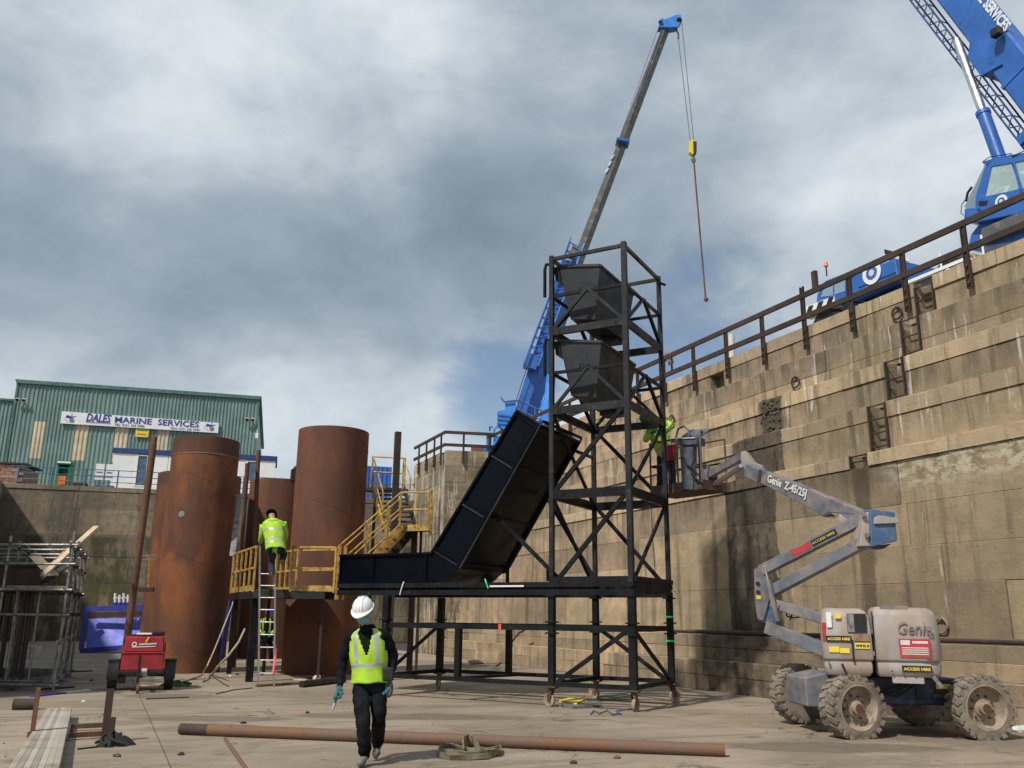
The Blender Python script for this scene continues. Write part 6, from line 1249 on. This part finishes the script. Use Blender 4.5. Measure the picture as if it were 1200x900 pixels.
def person(label, J0, fwd, s, mats, hands, vest=None, helm='helmwhite', group=None, levels=2, foot=None, glove=3, maskit=False, lean=0):
    """J0: world joints pelvis,chest,neck,head, (L/R)sh el wr hi kn an toe"""
    t_ = thing('person', label, 'person', foot, 0, group); fwd = fwd.normalized(); rt = fwd.cross(Z).normalized()
    g = lambda n: J0[n]; J = {}; Ed = []
    R_ = dict(pelvis=(.150, .115), waist=(.145, .11), chest=(.160, .115), upper=(.13, .095), neck=.055, jaw=(.062, .07), skull=(.082, .095), crown=(.055, .065))
    J['pelvis'] = (g('pelvis'), tuple(x*s for x in R_['pelvis'])); up = (g('neck')-g('pelvis')); J['waist'] = (g('pelvis').lerp(g('chest'), .5), tuple(x*s for x in R_['waist'])); J['chest'] = (g('chest'), tuple(x*s for x in R_['chest'])); J['upper'] = (g('chest').lerp(g('neck'), .6), tuple(x*s for x in R_['upper']))
    hu = (g('head')-g('neck')).normalized()
    J['neck'] = (g('neck')+hu*.02*s, .052*s); J['jaw'] = (g('head')-hu*.06*s+fwd*.018*s, .064*s); J['skull'] = (g('head')+hu*.02*s, .084*s); J['crown'] = (g('head')+hu*.075*s-fwd*.01*s, .066*s)
    J['chin'] = (g('head')-hu*.095*s+fwd*.055*s, .022*s); J['nose'] = (g('head')-hu*.01*s+fwd*.098*s, .012*s); J['nosetip'] = (g('head')-hu*.03*s+fwd*.112*s, .011*s)
    Ed += [('pelvis', 'waist', 0), ('waist', 'chest', 0), ('chest', 'upper', 0), ('upper', 'neck', 2), ('neck', 'jaw', 2), ('jaw', 'skull', 2), ('skull', 'crown', 2), ('jaw', 'chin', 2), ('skull', 'nose', 2), ('nose', 'nosetip', 2)]
    for q_, sg in (('L', -1), ('R', 1)):
        J[q_+'ear'] = (g('head')+rt*sg*.088*s-hu*.005*s, .014*s); Ed.append(('skull', q_+'ear', 2))
        J[q_+'sh'] = (g(q_+'sh'), .080*s); J[q_+'ue'] = (g(q_+'sh').lerp(g(q_+'el'), .5), .071*s); J[q_+'el'] = (g(q_+'el'), .061*s); J[q_+'fa'] = (g(q_+'el').lerp(g(q_+'wr'), .5), .055*s); J[q_+'wr'] = (g(q_+'wr'), .034*s)
        Ed += [('upper', q_+'sh', 0), (q_+'sh', q_+'ue', 0), (q_+'ue', q_+'el', 0), (q_+'el', q_+'fa', 0), (q_+'fa', q_+'wr', 0)]
        J[q_+'hi'] = (g(q_+'hi'), .112*s); J[q_+'th'] = (g(q_+'hi').lerp(g(q_+'kn'), .5), .103*s); J[q_+'kn'] = (g(q_+'kn'), .083*s); J[q_+'ca'] = (g(q_+'kn').lerp(g(q_+'an'), .35), .082*s); J[q_+'cu'] = (g(q_+'kn').lerp(g(q_+'an'), .85), .080*s); J[q_+'an'] = (g(q_+'an'), .052*s)
        J[q_+'ball'] = (g(q_+'an').lerp(g(q_+'toe'), .55)-Z*.01*s, (.056*s, .046*s)); J[q_+'toe'] = (g(q_+'toe'), (.052*s, .040*s))
        Ed += [('pelvis', q_+'hi', 1), (q_+'hi', q_+'th', 1), (q_+'th', q_+'kn', 1), (q_+'kn', q_+'ca', 1), (q_+'ca', q_+'cu', 1), (q_+'cu', q_+'an', 4), (q_+'an', q_+'ball', 4), (q_+'ball', q_+'toe', 4)]
        hd_ = hands.get(q_, {}); d = hd_.get('d', g(q_+'wr')-g(q_+'el')); fingers(J, Ed, q_, g(q_+'wr'), d, hd_.get('n', fwd), 3, hd_.get('curl', .7), s*1.05, hd_.get('sp', rt*sg*-1+fwd*.3))
    b = skin_body('body', t_, J, Ed, mats, levels)
    hc = g('head')
    for sg in (-1, 1): MB().ball(hc+rt*sg*.032*s+hu*.008*s+fwd*.088*s, .0125*s, 8).build('eye', 'black', t_)
    if maskit:
        rings = []
        mb = MB(); n = 12; vs = []
        for j, (h, w, dpt) in enumerate(((-.022, .048, .108), (-.045, .058, .118), (-.07, .058, .112), (-.10, .05, .094), (-.115, .036, .07))):
            for i in range(n+1): a = -1.25+2.5*i/n; vs.append(hc+hu*(h-.002)*s+fwd*(dpt*math.cos(a*.8)+.0)*s+rt*math.sin(a)*(w+.02)*s)
        mb.add(vs, [(j*(n+1)+i, j*(n+1)+i+1, (j+1)*(n+1)+i+1, (j+1)*(n+1)+i) for j in range(4) for i in range(n)]); m_ = mb.build('face_mask', 'mask', t_, smooth=True)
        for sg in (-1, 1): MB().path([hc+rt*sg*.078*s+fwd*.05*s-hu*.03*s, hc+rt*sg*.096*s-fwd*.005*s-hu*.0*s], .0025*s, 5).build('ear_loop', 'white', m_)
    helmet(t_, hc+hu*.072*s-fwd*.008*s, hu, fwd, s*1.02, helm)
    return t_, J, rt, fwd
def vest_on(t_, J0, rt, fwd, s, mts, front=True, low=.95, vneck=True, sleeves=None, wide=1.):
    pel, chs, nk = J0['pelvis'], J0['chest'], J0['neck']; up = (nk-pel).normalized(); rt2 = (J0['Rsh']-J0['Lsh']).normalized(); fw2 = up.cross(rt2).normalized()
    if fw2.dot(fwd) < 0: fw2 = -fw2
    L_ = (nk-pel).length; rings = []
    spec = [(-.04, .205, .165), (.06, .20, .16), (.14, .198, .158), (.20, .196, .158), (.27, .198, .16), (.33, .20, .162), (.42, .204, .165), (.52, .208, .166), (.62, .212, .165), (.72, .215, .158), (.82, .212, .145), (.90, .195, .125), (.97, .15, .105), (1.02, .10, .085)]
    spec2 = []
    for (f0_, a0_, b0_), (f1_, a1_, b1_) in zip(spec, spec[1:]): spec2 += [(f0_+(f1_-f0_)*q/4, a0_+(a1_-a0_)*q/4, b0_+(b1_-b0_)*q/4) for q in range(4)]
    spec2.append(spec[-1])
    for f, a, b in spec2: rings.append((pel+up*(L_*f+.012*math.sin(f*17)), rt2*a*s*wide, fw2*b*s*wide))
    n = 96
    def angs(i): return 2*math.pi*(i+.5)/n
    def sel(j, i):
        a = angs(i); j = (j+.5)/4-.0
        if 4 <= j < 5: return 1
        if sleeves and (1.6 <= j < 2.3 or 7.2 <= j < 8): return 1
        if not sleeves and 5 <= j <= 13 and abs(math.cos(a)) > .42 and abs(math.cos(a)) < .68: return 1
        return 0
    def skip(j, i):
        a = angs(i); front_ = math.sin(a) > 0; j = (j+.5)/4
        if front and vneck and front_ and j >= 6 and abs(math.cos(a)) < (j-6)*.085: return True
        if not sleeves and 7.4 <= j <= 10.6 and abs(math.cos(a)) > .93: return True
        return False
    o = ring_shell('hi_vis_jacket' if sleeves else 'hi_vis_vest', t_, rings, mts, sel, n, skip, .008*s)
    for v in o.data.vertices: v.co += V((math.sin(v.co.z*23+v.co.x*9), math.cos(v.co.z*19+v.co.x*14), math.sin(v.co.x*31)))*.0045*s
    if sleeves:
        for q_ in ('L', 'R'):
            a, b, c = J0[q_+'sh'], J0[q_+'el'], J0[q_+'wr']; rr = []; pts = [(a.lerp(b, 0), .088), (a.lerp(b, .3), .082), (a.lerp(b, .55), .076), (a.lerp(b, .7), .076), (b, .068), (b.lerp(c, .3), .064), (b.lerp(c, .5), .062), (b.lerp(c, .65), .060), (b.lerp(c, .9), .056)]
            for k, (p, r) in enumerate(pts):
                d = (b-a if k < 4 else (c-a if k == 4 else c-b)).normalized(); x = d.orthogonal().normalized() if k == 0 else (x-d*x.dot(d)).normalized(); rr.append((p, x*r*s*(1+.04*math.sin(k*2.3)), d.cross(x)*r*s))
            ring_shell('sleeve', t_, rr, mts, lambda j, i: 1 if j in (2, 6) else 0, 16, None, .006)
# main man walking to the camera, white helmet
Yp = 10.45
def pm(x, y, dy=0.): return at(x, y, Yp+dy)
J0 = dict(pelvis=pm(434, 797), chest=pm(431, 763), neck=pm(430, 737, .02), head=pm(426.5, 720, -.06), Lsh=pm(411, 745), Lel=pm(401, 777, .05), Lwr=pm(398, 804, -.12), Rsh=pm(452, 743), Rel=pm(461.5, 771, .10), Rwr=pm(456, 796, -.02),
          Lhi=pm(422.5, 803), Lkn=pm(425.5, 847, -.22), Lan=pm(427.5, 891, -.1), Ltoe=pm(421, 898, -.3), Rhi=pm(443.5, 803), Rkn=pm(444, 845, -.02), Ran=pm(441.5, 883, .36), Rtoe=pm(440, 892, .2))
base = gz(433, 897); J0['Ltoe'].z = .04

J0['Lan'].z = .095; J0['Ran'].z = .15
J0['Rtoe'].z = .045
fm = V((-.12, -1, -.0))
mp, J_, rt_, fw_ = person('walking man in a white helmet, blue face mask and hi-vis vest in the foreground', J0, V((-.17, -1, -.14)), 1.0, ['jacket', 'trouser', 'skin', 'glove', 'boot'], {'L': dict(curl=1.1), 'R': dict(curl=.6)}, helm='helmwhite', maskit=True, foot=base)
vest_on(mp, J0, rt_, V((-.12, -1, 0)), 1.0, ['hivis', 'silver'])
MB().lathe([(.152, -.02), (.156, .0), (.156, .03), (.152, .045)], J0['pelvis'].lerp(J0['chest'], .02), n=28).build('belt', 'rust', mp)
MB().obox(pm(404, 800, -.1) if False else pm(455, 790, -.1), V((.06, 0, 0)), V((0, .04, 0)), Z*.07).build('tool_pouch', 'cloth', mp, bevel=.01)
rings = [(J0['neck']+Z*z, V((r, 0, 0)), V((0, r*.95, 0))) for z, r in ((-.05, .105), (-.01, .09), (.03, .082), (.05, .088))]; ring_shell('hood_collar', mp, rings, ['jacket'], lambda j, i: 0, 18, None, .01)
c = pm(431, 738, .13); MB().ball(c, .10, 12, (1.1, .7, .75)).build('hood', 'jacket', mp, smooth=True)
cw_ = J0['Rwr']; mb = MB(); mb.path([cw_+V((.04*math.cos(a), 0, -.10+.09*math.sin(a))) for a in [x*math.pi/8-2.2 for x in range(12)]], .012, 6); solo(mb, 'tape_coil', 'boot', 'pale coil hooked on the walking man\'s left hand', 'coil')
gr_ = J0['Lwr']+(J0['Lwr']-J0['Lel']).normalized()*.09; tb = gr_+V((-.01, -.03, -.04)); dl_ = thing('hand_tool', 'small silver-tipped tool held in the walking man\'s teal-gloved hand', 'tool', tb)
MB().tube(tb+Z*.06, tb-Z*.06+V((-.02, -.02, 0)), .017, n=8).build('grip', 'glove', dl_); MB().tube(tb-Z*.06+V((-.02, -.02, 0)), tb-Z*.14+V((-.04, -.04, 0)), .018, .008, n=8).build('tip', 'chrome', dl_)
# climber on the ladder, seen from behind
Yc2 = 21.7
def cm(x, y, dy=0.): return at(x, y, Yc2+dy)
J1 = dict(pelvis=cm(323, 643, -.25), chest=cm(319.5, 618, -.1), neck=cm(319, 609, .0), head=cm(318.5, 604.5, .1), Lsh=cm(309, 615, -.05), Lel=cm(307, 627, -.0), Lwr=cm(305, 636, .2), Rsh=cm(331, 613, -.05), Rel=cm(334.5, 626, .1), Rwr=cm(331, 640, .25),
          Lhi=cm(319.5, 645, -.2), Lkn=cm(318, 660, .0), Lan=cm(318.5, 673, -.25), Ltoe=cm(318.5, 675, -.05), Rhi=cm(329, 643, -.2), Rkn=cm(333, 650, .25), Ran=cm(330.5, 657, -.05), Rtoe=cm(332, 662, .15))
cp, J_, rt_, fw_ = person('worker in a hi-vis jacket climbing the aluminium ladder, seen from behind', J1, V((0, 1, -.25)), 1.0, ['hivisd', 'navycloth', 'skin', 'glove', 'tanboot'], {'L': dict(curl=1.4, d=V((0, .4, -.3))), 'R': dict(curl=1.2, d=V((0, .4, -.3)))}, helm='cloth', foot=cm(318, 680), levels=2)
vest_on(cp, J1, rt_, V((0, 1, 0)), 1.1, ['hivis', 'silver'], front=False, vneck=False, sleeves=True, wide=1.08)
MB().ball(cm(320, 610.5, -.12), .13, 12, (1.1, .7, .6)).build('hood', 'hivis', cp, smooth=True)
# worker behind the ladder
Yg = gz(313, 777).y
def gm(x, y, dy=0.): return at(x, y, Yg+dy)
J2 = dict(pelvis=gm(313, 747), chest=gm(313, 733), neck=gm(314, 724), head=gm(315, 719.5, -.02), Lsh=gm(307, 728), Lel=gm(305, 738, .05), Lwr=gm(309, 744, -.2), Rsh=gm(320, 728), Rel=gm(322, 738, .05), Rwr=gm(318, 743, -.2), Lhi=gm(310, 749), Lkn=gm(309.5, 761, -.05), Lan=gm(308.5, 773), Ltoe=gm(308, 776, -.2), Rhi=gm(316.5, 749), Rkn=gm(317, 761, -.05), Ran=gm(317.5, 773), Rtoe=gm(318.5, 776, -.2))
gp_, J_, rt_, fw_ = person('worker in a blue helmet standing between the piles behind the ladder', J2, V((0, -1, -.2)), 1.04, ['hivisd', 'jacket', 'skin', 'glove', 'boot'], {}, helm='helmblue', foot=gm(313, 777), levels=1)
vest_on(gp_, J2, rt_, V((0, -1, 0)), 1.0, ['jacket', 'hivisd'], sleeves=None, wide=1.0)
# worker in the lift basket, leaning out to the tower corner
Yb = 18.75
def bm_(x, y, d=0.): return at(x, y, Yb+d)
J3 = dict(pelvis=bm_(780, 530), chest=bm_(773, 507, -.05), neck=bm_(766, 497, -.1), head=bm_(759, 492.5, -.15), Lsh=bm_(762, 505, -.1), Lel=bm_(757, 515, -.2), Lwr=bm_(764, 508, -.4), Rsh=bm_(780, 492, -.05), Rel=bm_(787, 500, -.2), Rwr=bm_(779, 506, -.4),
          Lhi=bm_(775, 534), Lkn=bm_(774, 552), Lan=bm_(773, 569), Ltoe=bm_(771, 573, -.15), Rhi=bm_(785, 534), Rkn=bm_(787, 552), Ran=bm_(787, 569), Rtoe=bm_(786, 573, -.15))
for q_ in ('Lan', 'Ran'): J3[q_].z = 4.26
for q_ in ('Ltoe', 'Rtoe'): J3[q_].z = 4.20
bp_, J_, rt_, fw_ = person('worker with a dark green helmet leaning from the lift basket at the tower corner', J3, V((-.6, -.8, 0)), 1.0, ['hivis', 'navycloth', 'skin', 'glove', 'boot'], {}, helm='helmgreen', foot=bm_(780, 573), levels=1)
vest_on(bp_, J3, rt_, V((-.5, -.85, 0)), 1.0, ['hivis', 'silver'], sleeves=True)
